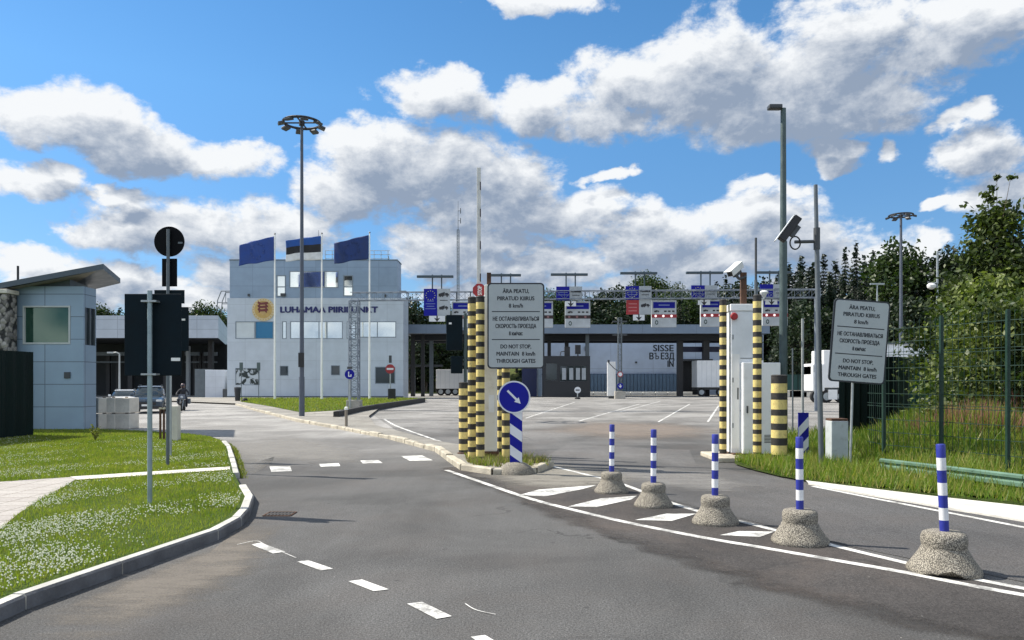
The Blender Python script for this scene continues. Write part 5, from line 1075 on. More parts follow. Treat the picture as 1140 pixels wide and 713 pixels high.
# ------------------------------------------------------------------ left: guard booth, fence, blocks, signs
def guard_booth():
    d = 23.6; t = thing('guard_booth', 'tall blue grey guard booth with sloping roof and one wide window', 'booth', (Xp(50, d), d, .1)); x = lambda px, dd=d: Xp(px, dd) - Xp(50, d); z = lambda py, dd=d: Zp(py, dd) - .1
    pm = panel_mat('booth_cladding', (.25, .34, .43), 1.32, .72, .75, .011, .35); zt = z(319); x0, x1 = x(5), x(93); xr, dr = x(107, d + .75), .75
    b = MB(); hole = (x(25.5), x(78.5), z(383.5), z(340.5)); holed_wall(b, x0, x1, -.1, zt, [hole], 0, .12)
    # chamfered right corner with its own window opening
    u = Vector((xr - x1, dr, 0)); L = u.length; Mr = Matrix.Translation((x1, 0, 0)) @ Matrix.Rotation(math.atan2(u.y, u.x), 4, 'Z'); s = MB(); holed_wall(s, .002, L, -.1, zt, [(L * .12, L * .92, z(384), z(342))], 0, .1); s.v = [tuple(Mr @ Vector(v)) for v in s.v]; b.add(s.v, s.f)
    b.add([(xr, dr, -.1), (xr - .9, 2.2, -.1), (xr - .9, 2.2, zt), (xr, dr, zt), (xr - .1, dr, -.1), (xr - 1.0, 2.1, -.1), (xr - 1.0, 2.1, zt), (xr - .1, dr, zt)], [(0, 1, 2, 3), (5, 4, 7, 6), (3, 2, 6, 7)]); b.box(x0, x0 + .12, .122, 2.2, -.1, zt); b.box(x0 + .122, xr - .902, 2.1, 2.2, -.1, zt); b.build('wall', pm, t)
    window(t, *hole, 0, ggrn, mat('pale_frame', (.50, .53, .52), .5), .055, inset=.1)
    f = MB(); f.box(L * .12 + .005, L * .18, -.015, .08, z(384) + .004, z(342) - .004, M=Mr); f.box(L * .86, L * .92 - .005, -.015, .08, z(384) + .004, z(342) - .004, M=Mr); f.box(L * .48, L * .54, -.012, .08, z(384) + .004, z(342) - .004, M=Mr); w = f.build('window', mgrey, t); f = MB(); f.box(L * .15, L * .89, .03, .05, z(384), z(342), M=Mr); f.build('pane', gdark, w)
    b = MB(); b.box(x0 + .13, xr - .55, 1.0, 1.05, z(390), zt - .1); b.build('interior_screen', mat('interior_grey', (.16, .2, .2), .8), t)
    b = MB(); b.box(x(72), x(78.5), -.04, -.002, z(421.5), z(414.5)); b.build('vent_grille', dgrey, t)
    # clerestory band and mono pitch roof with boxed eaves
    b = MB(); b.add([(x0 + .1, .15, zt), (xr - .5, .15, zt), (xr - .5, .15, z(306)), (x0 + .1, .15, z(318)), (x0 + .1, 2.0, zt), (xr - 1.0, 2.0, zt), (xr - 1.0, 2.0, z(306)), (x0 + .1, 2.0, z(318))], [(0, 1, 2, 3), (5, 4, 7, 6), (1, 5, 6, 2), (4, 0, 3, 7)]); b.build('clerestory', mat('clerestory_grey', (.12, .15, .18), .5), t)
    yf, yb = -.55, 2.7; xl = x(-60)
    def zroof(xx): return z(319.5) + (z(297) - z(319.5)) * (xx - x(0)) / (x(115) - x(0))
    b = MB(); th = .17; xa, xb = x(115, d + yf), x(134, d + yb); za = zroof(x(115))
    top = [(xl, yf, zroof(xl)), (xa, yf, za), (xb, yb, za), (xl, yb, zroof(xl))]; bot = [(p, q, r_ - th) for p, q, r_ in top]
    b.add(top + bot, [(0, 1, 2), (0, 2, 3), (6, 5, 4), (7, 6, 4)] + [(i + 4, (i + 1) % 4 + 4, (i + 1) % 4, i) for i in range(4)]); roof = b.build('roof', mat('roof_edge_metal', (.07, .09, .11), .45, .1, 2, metal=.2), t)
    b = MB(); ins = [(xl + .1, yf + .08, zroof(xl)), (xa - .1, yf + .08, za), (xb - .12, yb - .08, za), (xl + .1, yb - .08, zroof(xl))]; b.add([(p, q, r_ - th - .012) for p, q, r_ in ins], [(2, 1, 0), (3, 2, 0)]); b.build('eaves_soffit', mat('soffit_wood', (.27, .24, .21), .7), roof)
    b = MB(); b.rod((x(6), .6, zroof(x(6))), (x(6), .6, z(293)), .035, 8); b.build('roof_pipe', black, t)
    # neighbouring gabion
guard_booth()
def gabion_mat():
    m = bpy.data.materials.new('gabion_stone'); m.use_nodes = True; q = NT(m.node_tree); p = m.node_tree.nodes['Principled BSDF']; ob = q.n('ShaderNodeTexCoord').outputs['Object']; vo = q.n('ShaderNodeTexVoronoi'); vo.inputs['Scale'].default_value = 6; q.link(ob, vo.inputs['Vector']); s = q.n('ShaderNodeSeparateColor'); q.link(vo.outputs['Color'], s.inputs[0])
    c = q.mix(s.outputs[0], (.14, .13, .12, 1), (.42, .39, .35, 1)); c = q.mix(q.ramp(vo.outputs['Distance'], .5, .75), c, (.03, .03, .03, 1)); q.link(c, p.inputs['Base Color']); p.inputs['Roughness'].default_value = .9
    b = q.n('ShaderNodeBump'); b.invert = True; b.inputs['Distance'].default_value = .08; q.link(vo.outputs['Distance'], b.inputs['Height']); q.link(b.outputs[0], p.inputs['Normal']); return m
d = 23.0; t = thing('gabion_wall', 'caged stone wall left of the guard booth', 'wall', (Xp(0, d), d, .1)); b = MB(); b.box(-3, Xp(7.5, d) - Xp(0, d), 0, .5, 0, Zp(327, d) - .1, bev=.03); b.build('stone_fill', gabion_mat(), t); b = MB(); b.box(-3.05, Xp(8.6, d) - Xp(0, d), -.05, .55, Zp(326.8, d) - .1, Zp(322, d) - .1, bev=.02); b.build('coping', concl, t)
def sheet_fence():
    A = Vector((Xp(0, 17.6) - 2.0, 16.0, 0)); B = Vector((Xp(35.5, 20.9), 20.9, 0)); t = thing('sheet_fence', 'black green corrugated sheet fence at the left frame edge', 'fence', (A.x, A.y, .1)); L = B - A; n = int(L.length / .09); u = L / n; nn = Vector((u.y, -u.x, 0)).normalized()
    b = MB(); pts = [u * i + nn * (.045 if (i // 2) % 2 else -.01) for i in range(n + 1)]; m = len(pts); b.add([p for p in pts] + [p + Vector((0, 0, 2.36)) for p in pts], [(i, i + 1, m + i + 1, m + i) for i in range(m - 1)]); o = b.build('sheet_panel', dgreen, t); s = o.modifiers.new('thickness', 'SOLIDIFY'); s.thickness = .012
    for k in (.0, .25, .5, .75, 1.0):
        b = MB(); p = L * k - nn * .07; b.box(-.03, .03, -.03, .03, -.1, 2.3, M=Matrix.Translation(p)); b.build('post', dgrey, t)
sheet_fence()
# concrete blocks
def cblock(label, x, y, z, rz, w=.62, dd=.62, h=.52):
    t = thing('concrete_block', label, 'block', (x, y, z), 'stacked concrete blocks beside the guard booth', rz); b = MB(); b.box(-w / 2, w / 2, -dd / 2, dd / 2, 0, h, bev=.025); b.build('block', concl, t); b = MB(); b.lathe([(.05, h), (.05, h + .03)], 10); b.build('lifting_loop', rust, t)
yb = 25.6
for i, (px, w) in enumerate(((116, .5), (124.5, .45), (139, .56))):
    for lv in (0, 1): cblock(['sunlit corner block', 'middle block', 'right hand block'][i] + (' on the ground' if lv == 0 else ' on top') + ' in the concrete stack beside the guard booth', Xp(px, yb) + (.0), yb + (0 if i == 0 else .12), .0 + lv * .55, R(-38) if i == 0 else R(-3), w, .6, .52)
# back of the near sign boards
def sign_backs():
    d = 9.2; t = thing('sign_board', 'large dark sign board seen from behind on the nearest left pole', 'road sign', (Xp(168.3, d), d, VZ)); x = lambda px: Xp(px, d) - Xp(168.3, d); z = lambda py: Zp(py, d) - VZ
    b = MB(); b.rod((0, -.035, 0), (.0, -.035, z(325)), .029, 14); b.build('pole', mat('pole_zinc', (.26, .33, .35), .45, .12, 8, metal=.4), t)
    b = MB(); b.box(x(137), x(200.5), .03, .05, z(418.5), z(327), bev=.006); b.build('board', navy, t)
    for py in (336, 417):
        b = MB(); b.box(x(160), x(177), -.075, .029, z(py + 1), z(py - 1)); b.build('clamp', galv, t)
    b = MB(); b.box(x(189.5), x(199.5), .024, .0295, z(402), z(398.5)); b.build('sticker', white, t)
    b = MB(); b.lathe([(.03, z(325)), (.03, z(324)), (.01, z(323.4))], 12, c=(0, -.035, 0)); b.build('pole_cap', galv, t)
    d = 13.4; t = thing('round_sign', 'black round sign seen from behind with smaller plates below', 'road sign', (Xp(187.5, d), d, VZ)); x2 = lambda px: Xp(px, d) - Xp(187.5, d); z2 = lambda py: Zp(py, d) - VZ
    b = MB(); b.rod((0, -.03, 0), (0.01, -.03, z2(256)), .03, 12); b.build('pole', mat('pole_dark_zinc', (.09, .11, .125), .5), t)
    blk = mat('sign_back_black', (.003, .0035, .005), .6, spec=.1)
    b = MB(); b.prism(ngon(16.8 * d / F, 40, x2(188), z2(269)), .01, .03); disc = b.build('disc', blk, t)
    b = MB(); b.box(x2(198), x2(203), .004, .009, z2(271.5), z2(269.5)); b.build('sticker', mgrey, disc)
    b = MB(); b.box(x2(180), x2(196.5), .01, .03, z2(319), z2(288)); b.build('small_plate', blk, t)
    b = MB(); b.box(x2(171.5), x2(204.7), .011, .031, z2(338), z2(323)); b.build('lower_plate', navy, t)
    d = 15.2; t = thing('sign_board', 'narrow dark sign board half hidden behind the large sign back', 'road sign', (Xp(190.5, d), d, VZ)); x3 = lambda px: Xp(px, d) - Xp(190.5, d); z3 = lambda py: Zp(py, d) - VZ
    b = MB(); b.rod((0, -.03, 0), (0, -.03, z3(344)), .026, 12); b.build('pole', galv, t); b = MB(); b.box(x3(172), x3(209.5), .01, .03, z3(391), z3(342)); b.build('board', navy, t); b = MB(); b.box(x3(202), x3(206), .004, .009, z3(357), z3(355)); b.build('sticker', white, t)
sign_backs()
d = 19.0; t = thing('marker_block', 'white concrete marker block at the far corner of the left lawn', 'block', (Xp(194.5, d), d, VZ)); b = MB(); b.box(-.125, .115, -.1, .1, 0, Zp(452, d) - VZ, bev=.015); b.build('block', concl, t)
for px, lab in ((178.5, 'left rusty brown stake beside the white marker block'), (182.5, 'right rusty brown stake beside the white marker block')):
    t = thing('stake', lab, 'stake', (Xp(px, 19.4), 19.4, VZ), 'rusty stakes on the left lawn'); b = MB(); b.box(-.022, .022, -.02, .02, 0, Zp(456, 19.4) - VZ); b.build('stake', rust, t); b = MB(); b.box(-.03, .03, -.028, .028, Zp(455.9, 19.4) - VZ, Zp(454, 19.4) - VZ); b.build('cap', mat('yellowed_cap', (.45, .42, .32), .7), t)
def weed():
    random.seed(3); x, y, _ = G(106, 491, VZ); t = thing('flowering_weed', 'small lone weed standing in the left lawn before the guard booth', 'plant', (x, y, VZ)); b = MB(); pts = []
    for i in range(7):
        a = i * .9; top = Vector((math.cos(a) * .12, math.sin(a) * .12, random.uniform(.2, .42))); b.rod((0, 0, 0), top, .006, 4, .003); pts += [top * k + Vector((random.gauss(0, .03), random.gauss(0, .03), 0)) for k in np.linspace(.35, 1, 9)]
    b.build('stem', bl2, t); b = MB(); leaf_cloud(b, pts, .05); b.build('leaves', bl2, t)
weed()
# lamp in the left dark bay
d = 62; t = thing('street_lamp', 'pale street lamp with a short arm in front of the dark left bay', 'street lamp', (Xp(133, d), d, 0)); b = MB(); b.rod((0, 0, 0), (0, 0, Zp(394, d)), .09, 8, .06); b.build('pole', mat('lamp_grey', (.38, .40, .40), .5), t); b = MB(); b.tube([(0, 0, Zp(394, d)), (-.25, 0, Zp(392.5, d)), (-.8, 0, Zp(392.8, d))], .05, 6); b.box(-1.0, -.5, -.1, .1, Zp(393.6, d), Zp(392, d)); b.build('lamp_arm', MATS['lamp_grey'], t)

# ------------------------------------------------------------------ masts, flags, gantry
def mast(label, px, d, ptop, r0, ring, hz=0, name='lamp_mast', lamps=8):
    t = thing(name, label, 'lamp mast', (Xp(px, d), d, hz)); h = Zp(ptop, d) - hz
    b = MB(); b.rod((0, 0, 0), (0, 0, h * .14), r0 * 1.25, 16, r0 * 1.2); b.rod((0, 0, h * .14), (0, 0, h), r0, 16, r0 * .62); b.build('pole', mat('mast_grey', (.085, .10, .13), .5, .1, 3, metal=.2), t)
    b = MB(); b.tube([(ring * math.cos(a), ring * math.sin(a), h) for a in np.linspace(0, 2 * math.pi, 29)], ring * .075, 6)
    for a in (0, math.pi / 2, math.pi, 3 * math.pi / 2): b.rod((0, 0, h), (ring * math.cos(a), ring * math.sin(a), h), ring * .045, 5)
    b.lathe([(ring * .16, h - .12), (ring * .16, h + .08)], 12); b.build('lamp_ring', black, t)
    for i in range(lamps):
        a = 2 * math.pi * (i + .5) / lamps; M = Matrix.Translation((ring * 1.08 * math.cos(a), ring * 1.08 * math.sin(a), h - ring * .14)) @ Matrix.Rotation(a, 4, 'Z') @ Matrix.Rotation(R(18), 4, 'Y'); b = MB(); s = ring; b.box(-.16 * s, .2 * s, -.2 * s, .2 * s, -.07 * s, .06 * s, M=M, bev=.02 * s); b.build('floodlight', dgrey, t)
    return t
t = mast('very tall mast with a floodlight ring in front of the border station', 336, 33, 137, .10, .80)
b = MB(); b.box(-.115, .135, -.15, -.095, Zp(409, 33), Zp(393, 33)); b.build('control_box', black, t)
mast('floodlight mast standing before the forest on the right', 1003, 62, 240, .15, .92, lamps=6)
# slim far lattice tower
def lattice(b, p, q, w, n, rl, rb, tri=False):
    p, q = Vector(p), Vector(q); d = (q - p); L = d.length; d.normalize(); u = Vector((1, 0, 0)) if abs(d.x) < .5 else Vector((0, 0, 1)); v = d.cross(u).normalized(); offs = [u * w / 2 + v * w / 2, -u * w / 2 + v * w / 2, -u * w / 2 - v * w / 2, u * w / 2 - v * w / 2]
    for o in offs: b.rod(p + o, q + o, rl, 5)
    for i in range(n):
        a = p + d * (L * i / n); c = p + d * (L * (i + 1) / n)
        for k in range(4): o1, o2 = offs[k], offs[(k + 1) % 4]; (b.rod(a + o1, c + o2, rb, 4, caps=False) if i % 2 else b.rod(a + o2, c + o1, rb, 4, caps=False)); b.rod(c + o1, c + o2, rb, 4, caps=False)
d = 150; t = thing('radio_tower', 'slim lattice radio tower far behind the lane gantry', 'tower', (Xp(510, d), d, 6)); b = MB(); lattice(b, (0, 0, -1), (0, 0, Zp(256, d) - 6), .42, 44, .05, .03); b.build('lattice', mgrey, t); b = MB(); b.rod((0, 0, Zp(256, d) - 6), (0, 0, Zp(224, d) - 6), .06, 5, .03); b.build('antenna', dgrey, t)
for k_, (za, zb_) in enumerate(((232, 238), (243, 249))):
    b = MB(); b.rod((.5, 0, Zp(zb_, d) - 6), (.5, 0, Zp(za, d) - 6), .08, 5); b.rod((0, 0, Zp(zb_ - 3, d) - 6), (.5, 0, Zp(zb_ - 3, d) - 6), .05, 4); b.build('aerial', dgrey, t)
# flags
def flag(label, px, ybase, kind, sd, ptop):
    d = 66.; t = thing('flagpole', label, 'flagpole', (Xp(px, d), d, .1), 'flagpoles before the border station'); h = Zp(ptop, d) - .1; random.seed(sd)
    b = MB(); b.rod((0, 0, 0), (0, 0, h), .10, 12, .055); b.build('pole', mat('flagpole_white', (.80, .80, .76), .4, .05), t); b = MB(); b.lathe([(.05, h), (.09, h + .06), (.05, h + .14)], 10); b.build('finial', mat('finial_dark', (.1, .1, .1), .4), t)
    b = MB(); nx, nz = 30, 18; Wd, Hd = 3.25, 2.15; mats = {'eu': [mat('eu_blue', (.018, .055, .24), .7, .12, 1.5)], 'ee': [mat('flag_blue', (.012, .075, .30), .7, .1, 1.5), mat('flag_black', (.012, .012, .014), .7), mat('flag_white', (.66, .66, .66), .7)], 'navy': [mat('flag_navy', (.010, .032, .135), .7, .15, 1.5)]}[kind]
    ph = sd * 1.7; V = {}
    for j in range(nz + 1):
        for i in range(nx + 1):
            u = i / nx; v = j / nz; amp = .28 * u; x = -.08 - Wd * u * (.97 - .03 * math.sin(sd)); y = amp * math.sin(u * 7.5 + ph + v * 1.1) + .10 * u * math.sin(u * 15 + v * 5 + ph)
            sag = (-.75 if kind != 'ee' else -.38) * u ** 1.1 + .10 * u * math.sin(u * 8 + ph); z = h - .15 - Hd * v * (1 - (.1 + .05 * sd / 3) * u) + sag; b.v.append((x, y, z))
    for j in range(nz):
        for i in range(nx):
            b.f.append((j * (nx + 1) + i, j * (nx + 1) + i + 1, (j + 1) * (nx + 1) + i + 1, (j + 1) * (nx + 1) + i)); b.m.append(min(2, j * 3 // nz) if kind == 'ee' else 0); b.sm.append(True)
    o = b.build('flag', mats, t); s = o.modifiers.new('thickness', 'SOLIDIFY'); s.thickness = .015
    if kind in ('eu', 'navy'):
        st = MB()
        for k in range(12):
            a = 2 * math.pi * k / 12; u = .5 + .20 * math.cos(a); v = .5 + .30 * math.sin(a); i = int(u * nx); j = int(v * nz); P = Vector(b.v[j * (nx + 1) + i]); st.prism([(P.x + (.11 if q % 2 == 0 else .045) * math.sin(q * math.pi / 5), P.z + (.11 if q % 2 == 0 else .045) * math.cos(q * math.pi / 5)) for q in range(10)], P.y - .04, P.y + .04)
        st.build('stars', mat('flag_star_' + kind, (.018, .042, .15) if kind == 'navy' else (.035, .075, .26), .7), o)
flag('left flagpole with a plain blue flag of faint stars', 306, 447, 'eu', 1, 261.5)
flag('middle flagpole with the blue, black and white tricolour', 358.3, 447, 'ee', 2, 261)
flag('right flagpole with a navy flag', 411.5, 446, 'navy', 3, 260)

def gantry():
    d = 43.; t = thing('lane_gantry', 'long steel lattice gantry over the lanes carrying the signs', 'gantry', (Xp(395, d), d, 0)); x = lambda px: Xp(px, d) - Xp(395, d); z = lambda py: Zp(py, d)
    tm = mat('truss_steel', (.19, .22, .26), .5, .1, 4, metal=.3); zt = z(330.5)
    b = MB(); lattice(b, (x(391), 0, zt), (x(900), -1.5, zt), .46, 56, .024, .011); b.build('truss', tm, t)
    b = MB(); lattice(b, (x(394.5), 0, .55), (x(394.5), 0, zt - .26), .52, 18, .045, .02); b.build('leg', tm, t)
    b = MB(); b.box(x(387), x(402), -.42, .42, 0, .58, bev=.03); b.build('foot', conc, t)
    b = MB(); b.rod((x(897), -1.5, 0), (x(897), -1.5, zt - .25), .12, 8); b.build('leg', tm, t)
    return zt
ZT = gantry()
sgray = mat('info_white', (.38, .41, .43), .45); sblk = mat('icon_black', (.015, .015, .018), .5); sled = mat('led_black', (.03, .008, .008), .5); starm = mat('star_yellow', (.45, .42, .22), .5); tline = mat('blue_panel_text', (.14, .18, .40), .5)
ledw = bpy.data.materials.new('lit_lamp'); ledw.use_nodes = True; ledw.node_tree.nodes['Principled BSDF'].inputs['Base Color'].default_value = (.8, .6, .6, 1); ledw.node_tree.nodes['Principled BSDF'].inputs['Emission Color'].default_value = (1, .75, .75, 1); ledw.node_tree.nodes['Principled BSDF'].inputs['Emission Strength'].default_value = .6
def truck_icon(b, cx, cz, w, y):
    h = w * .34; b.prism([(cx - w * .5, cz + h * .2), (cx + w * .1, cz + h * .75), (cx + w * .1, cz - h * .35), (cx - w * .5, cz - h * .6)], y - .004, y); b.prism([(cx + w * .13, cz + h * .45), (cx + w * .36, cz + h * .45), (cx + w * .5, cz), (cx + w * .5, cz - h * .3), (cx + w * .13, cz - h * .3)], y - .004, y)
    for q in (-.3, -.1, .32): b.prism(ngon(w * .075, 8, cx + w * q, cz - h * .5), y - .006, y)
def arrow_dn(b, cx, cz, s, y): b.prism([(cx - .09 * s, cz + .42 * s), (cx + .09 * s, cz + .42 * s), (cx + .09 * s, cz + .02 * s), (cx + .42 * s, cz + .12 * s), (cx, cz - .42 * s), (cx - .42 * s, cz + .12 * s), (cx - .09 * s, cz + .02 * s)], y - .004, y)
def lane_sign(label, pbar, blue_r, white_r, arrow_r, red_r=None, white2=None, stars=True, dx=0, icon=True):
    d = 42.3; cx0 = (pbar[0] + pbar[1]) / 2; t = thing('lane_sign', label, 'lane sign', (Xp(cx0, d), d, Zp(pbar[2], d) - 4), 'signs hung on the lane gantry'); zb = Zp(pbar[2], d) - 4; x = lambda px: Xp(px, d) - Xp(cx0, d); z = lambda py: Zp(py, d) - zb
    lm = mat('lamp_bar_grey', (.045, .07, .09), .5); b = MB(); b.box(x(pbar[0]), x(pbar[1]), -.25, -.05, z(pbar[2] + 1.4), z(pbar[2] - 1.2), bev=.02); b.build('lamp_bar', lm, t)
    for q in (-3.3, 6.9):
        b = MB(); b.box(x(cx0 + q) - .035, x(cx0 + q) + .035, -.04, .02, z(blue_r[3]) , z(pbar[2] - 2.4)); b.build('bar_post', lm, t)
    def plate(nm, r, m, off=0.): b = MB(); b.box(x(r[0]) + .006, x(r[1]) - .006, -.12 + off, -.06 + off, z(r[3]), z(r[2])); return b.build(nm, m, t)
    p = plate('blue_panel', blue_r, blue); b = MB(); cx, w = (x(blue_r[0]) + x(blue_r[1])) / 2, x(blue_r[1]) - x(blue_r[0]); top = z(blue_r[2])
    if stars:
        for k in range(12): a = math.pi * k / 6; b.prism(ngon(.028, 6, cx + .26 * math.cos(a), top - .38 + .26 * math.sin(a)), -.126, -.1205)
        b.build('stars', starm, p); b = MB()
    for q in ((.70, .5), (.86, .7), (1.0, .55), (1.14, .75)) if blue_r[3] - blue_r[2] > 20 else ((.34, .7), (.48, .8)):
        b.box(cx - w * q[1] / 2, cx + w * q[1] / 2, -.126, -.1205, top - q[0] - .02, top - q[0] + .02)
    b.build('text_lines', tline, p)
    p = plate('white_panel', white_r, sgray); b = MB(); cx, w = (x(white_r[0]) + x(white_r[1])) / 2, x(white_r[1]) - x(white_r[0]); top = z(white_r[2]); hh = top - z(white_r[3])
    if hh > 1.2: truck_icon(b, cx, top - .33, w * .8, -.1205); truck_icon(b, cx, top - 1.08, w * .7, -.1205); b.box(cx - w * .3, cx + w * .3, -.126, -.1205, top - .68, top - .64)
    else:
        b.box(cx - w * .4, cx + w * .4, -.126, -.1205, top - .34, top - .24); b.box(cx - w * .3, cx + w * .3, -.126, -.1205, top - .52, top - .48)
    b.build('icons', sblk, p)
    if red_r: p = plate('red_panel', red_r, red); b = MB(); [b.box(x(red_r[0]) + .12, x(red_r[1]) - .12, -.126, -.1205, z(red_r[2]) - q - .02, z(red_r[2]) - q + .02) for q in (.22, .42, .62)]; b.build('text_lines', mat('red_panel_text', (.5, .2, .2), .5), p)
    if white2: p = plate('truck_panel', white2, sgray); b = MB(); truck_icon(b, (x(white2[0]) + x(white2[1])) / 2, z(white2[2]) - .3, .5, -.1205); b.build('icons', sblk, p)
    p = plate('arrow_panel', arrow_r, sigw, -.1); b = MB(); arrow_dn(b, (x(arrow_r[0]) + x(arrow_r[1])) / 2, (z(arrow_r[2]) + z(arrow_r[3])) / 2, .42, -.2205); b.build('arrow', sblk, p)
lane_sign('lane sign with tall blue starred panel and truck icons next to the border station', (464.5, 505, 308.5), (472, 487, 322, 352), (487, 501.5, 322, 352), (478, 496, 352.3, 358.5))
lane_sign('lane sign whose lamp bar shows above the grey speed sign', (543, 580, 307), (551, 566, 320.5, 335), (566, 580, 320.5, 335), (556, 569, 336, 341.5), stars=False)
lane_sign('lane sign with plain blue and white panels right of the grey speed sign', (613, 654, 306.3), (619, 634, 319.5, 334.8), (634, 648, 319.5, 334.8), (629, 641, 336, 341.5), stars=False)
lane_sign('lane sign with the red panel below its blue starred panel', (690, 731, 304.8), (696, 711, 319, 334.2), (711, 725, 319, 334.2), (704, 717, 351, 357.2), (697, 711, 334.5, 350.5), (711, 725, 334.5, 350.5))
lane_sign('lane sign with blue starred panel left of the striped gate posts', (763, 804, 304.3), (769, 784, 318.2, 333.3), (784, 798, 318.2, 333.3), (776, 789.5, 334.8, 340))
lane_sign('lane sign showing behind the gate cabinet and lamp post', (840, 880, 304), (845.5, 860, 317, 332.5), (860, 874, 317, 332.5), (851, 864, 334, 339.5), stars=False)
def lane_display(label, x0, x1, y0, y1, lit):
    d = 42.8; t = thing('lane_display', label, 'lane display', (Xp((x0 + x1) / 2, d), d, Zp(y1, d)), 'lane displays under the gantry'); w = (x1 - x0) * d / F; k = d / F; H = (y1 - y0) * k; zt = H
    b = MB(); b.box(-w / 2, w / 2, -.14, .08, 0, H, bev=.015); c = b.build('cabinet', mat('display_white', (.42, .45, .47), .5), t)
    b = MB(); b.box(-w * .44, w * .44, -.148, -.1405, zt - 8.6 * k, zt - 1.8 * k); q = b.build('blue_field', blue, t); b = MB(); b.box(-w * .22, w * .22, -.154, -.1485, zt - 5.9 * k, zt - 4.5 * k); b.build('text_line', tline, q)
    b = MB(); truck_icon(b, -w * .3, zt - 12 * k, w * .2, -.1405); [b.box(w * (.0 + .16 * i), w * (.1 + .16 * i), -.146, -.1405, zt - 12.8 * k, zt - 11.2 * k) for i in range(3)]; b.build('vehicle_icons', sblk, t)
    b = MB(); b.box(-w / 2 - .004, w / 2 + .004, -.148, -.1402, zt - 19.2 * k, zt - 15.5 * k); q = b.build('light_strip', red if lit else sled, t)
    for i in (-.34, -.03, .30):
        b = MB(); b.prism(ngon(1.35 * k, 12, w * i, zt - 17.3 * k), -.155, -.1482); b.build('lamp', ledw if lit else sigw if False else (ledw if lit else mat('lamp_off', (.25, .12, .12), .4)), q)
    b = MB(); n = 20; R1, R2 = 2.5 * k, 1.4 * k; cz = zt - 24.5 * k; cx = -w * .3; vs = [(cx + r_ * .72 * math.cos(6.2832 * i / n), -.147, cz + r_ * math.sin(6.2832 * i / n)) for r_ in (R1, R2) for i in range(n)]; b.add(vs, [(i, (i + 1) % n, n + (i + 1) % n, n + i) for i in range(n)]); b.build('zero_mark', mat('zero_green', (.02, .05, .04), .5), t)
    b = MB(); [b.box(q - .03, q + .03, -.02, .04, H, H + .55 * 1.) for q in (-w * .3,)]; b.build('hanger', dgrey, t); b = MB(); b.box(w * .3 - .03, w * .3 + .03, -.02, .04, H, H + .55); b.build('hanger', dgrey, t)
lane_display('white lane display just left of the tall striped island posts', 503, 529, 336, 364.5, False)
lane_display('white lane display cut off by the right edge of the grey speed sign', 588, 615.5, 336, 365, False)
lane_display('white lane display with unlit lamps right of the grey speed sign', 629, 657, 336, 365, False)
lane_display('white lane display with lit lamps beside the red lane panel', 725, 752.5, 335, 364.5, True)
lane_display('white lane display with lit lamps left of the first striped gate post', 779.5, 806, 334.2, 364, True)
lane_display('white lane display with lit lamps behind the lamp post', 848, 876, 334, 363, True)

# second lattice mast before the canopy
def mid_mast():
    d = 72; t = thing('lattice_mast', 'thin lattice mast with round signs before the right canopy', 'mast', (Xp(690, d), d, 0)); z = lambda py: Zp(py, d)
    b = MB(); lattice(b, (0, 0, .7), (0, 0, z(354)), .34, 26, .04, .02); b.build('lattice', mgrey, t)
    b = MB(); b.box(-.5, .5, -.35, .35, 0, .75, bev=.03); b.build('foot', conc, t)
    for q in (358, 373):
        b = MB(); b.box(-.7, .7, -.1, .05, z(q + .9), z(q - .6)); b.build('camera_bar', dgrey, t)
    k = d / F
    b = MB(); b.prism(ngon(3.1 * k, 20, 0, z(417)), -.32, -.28); s = b.build('round_sign', red, t); b = MB(); b.prism(ngon(2.2 * k, 20, 0, z(417)), -.325, -.3205); b.build('sign_field', sigw, s)
    b = MB(); b.prism(ngon(3.4 * k, 20, 0, z(430)), -.32, -.28); s = b.build('blue_sign', blue, t); b = MB(); arrow_dn(b, 0, z(430), .45, -.3205); b.build('arrow', sigw, s)
    b = MB(); b.tube([(-.1, -.1, z(414)), (-.6, -.1, z(410)), (-1.1, -.1, z(404))], .04, 6); b.box(-1.2, -1.0, -.15, 0, z(404), z(401)); b.build('lamp_arm', dgrey, t)
mid_mast()
t = thing('white_pillar_sign', 'plain white upright board left of the thin lattice mast', 'board', (Xp(681, 73), 73, 0)); b = MB(); b.box(-.42, .40, 0, .3, .25, Zp(403, 73), bev=.02); b.build('board', white, t); b = MB(); b.box(-.3, .3, .05, .25, 0, .252); b.build('foot', dgrey, t)
def small_sign(label, px, d, pz, r, kind, foot=True):
    t = thing('lane_marker_sign', label, 'road sign', (Xp(px, d), d, 0)); z = Zp(pz, d); k = d / F; r = r * k
    b = MB(); b.rod((0, 0, 0), (0, 0, z), .05, 8); b.build('pole', galv, t)
    b = MB(); b.prism(ngon(r, 24, 0, z), -.09, -.055); s = b.build('disc', {'grey': sigw, 'blue': blue, 'red': red}[kind], t); b = MB()
    if kind == 'red': b.box(-r * .72, r * .72, -.096, -.0905, z - r * .2, z + r * .2)
    elif kind == 'blue': b.box(-r * .28, -r * .08, -.096, -.0905, z - r * .5, z + r * .55); b.box(-.08 * r, r * .4, -.096, -.0905, z - r * .5, z - r * .3); b.box(r * .2, r * .4, -.096, -.0905, z - r * .3, z)
    else: b.box(-r * .62, r * .62, -.096, -.0905, z - r * .18, z + r * .18)
    b.build('symbol', sblk if kind == 'grey' else sigw, s)
    if foot: b = MB(); b.lathe([(.28, 0), (.26, .12), (.08, .2)], 12); b.build('foot', rubber, t)
    return t
small_sign('small grey round sign on a black foot before the dark control booth', 643, 71, 434.5, 3.6, 'grey')
t = small_sign('red no entry sign at the right end of the building lawn', 434.5, 66, 411, 5.2, 'red', False)
b = MB(); b.box(-.12, .12, -.06, .06, Zp(408, 66) + .3, Zp(396, 66)); b.build('top_plate', dgrey, t)
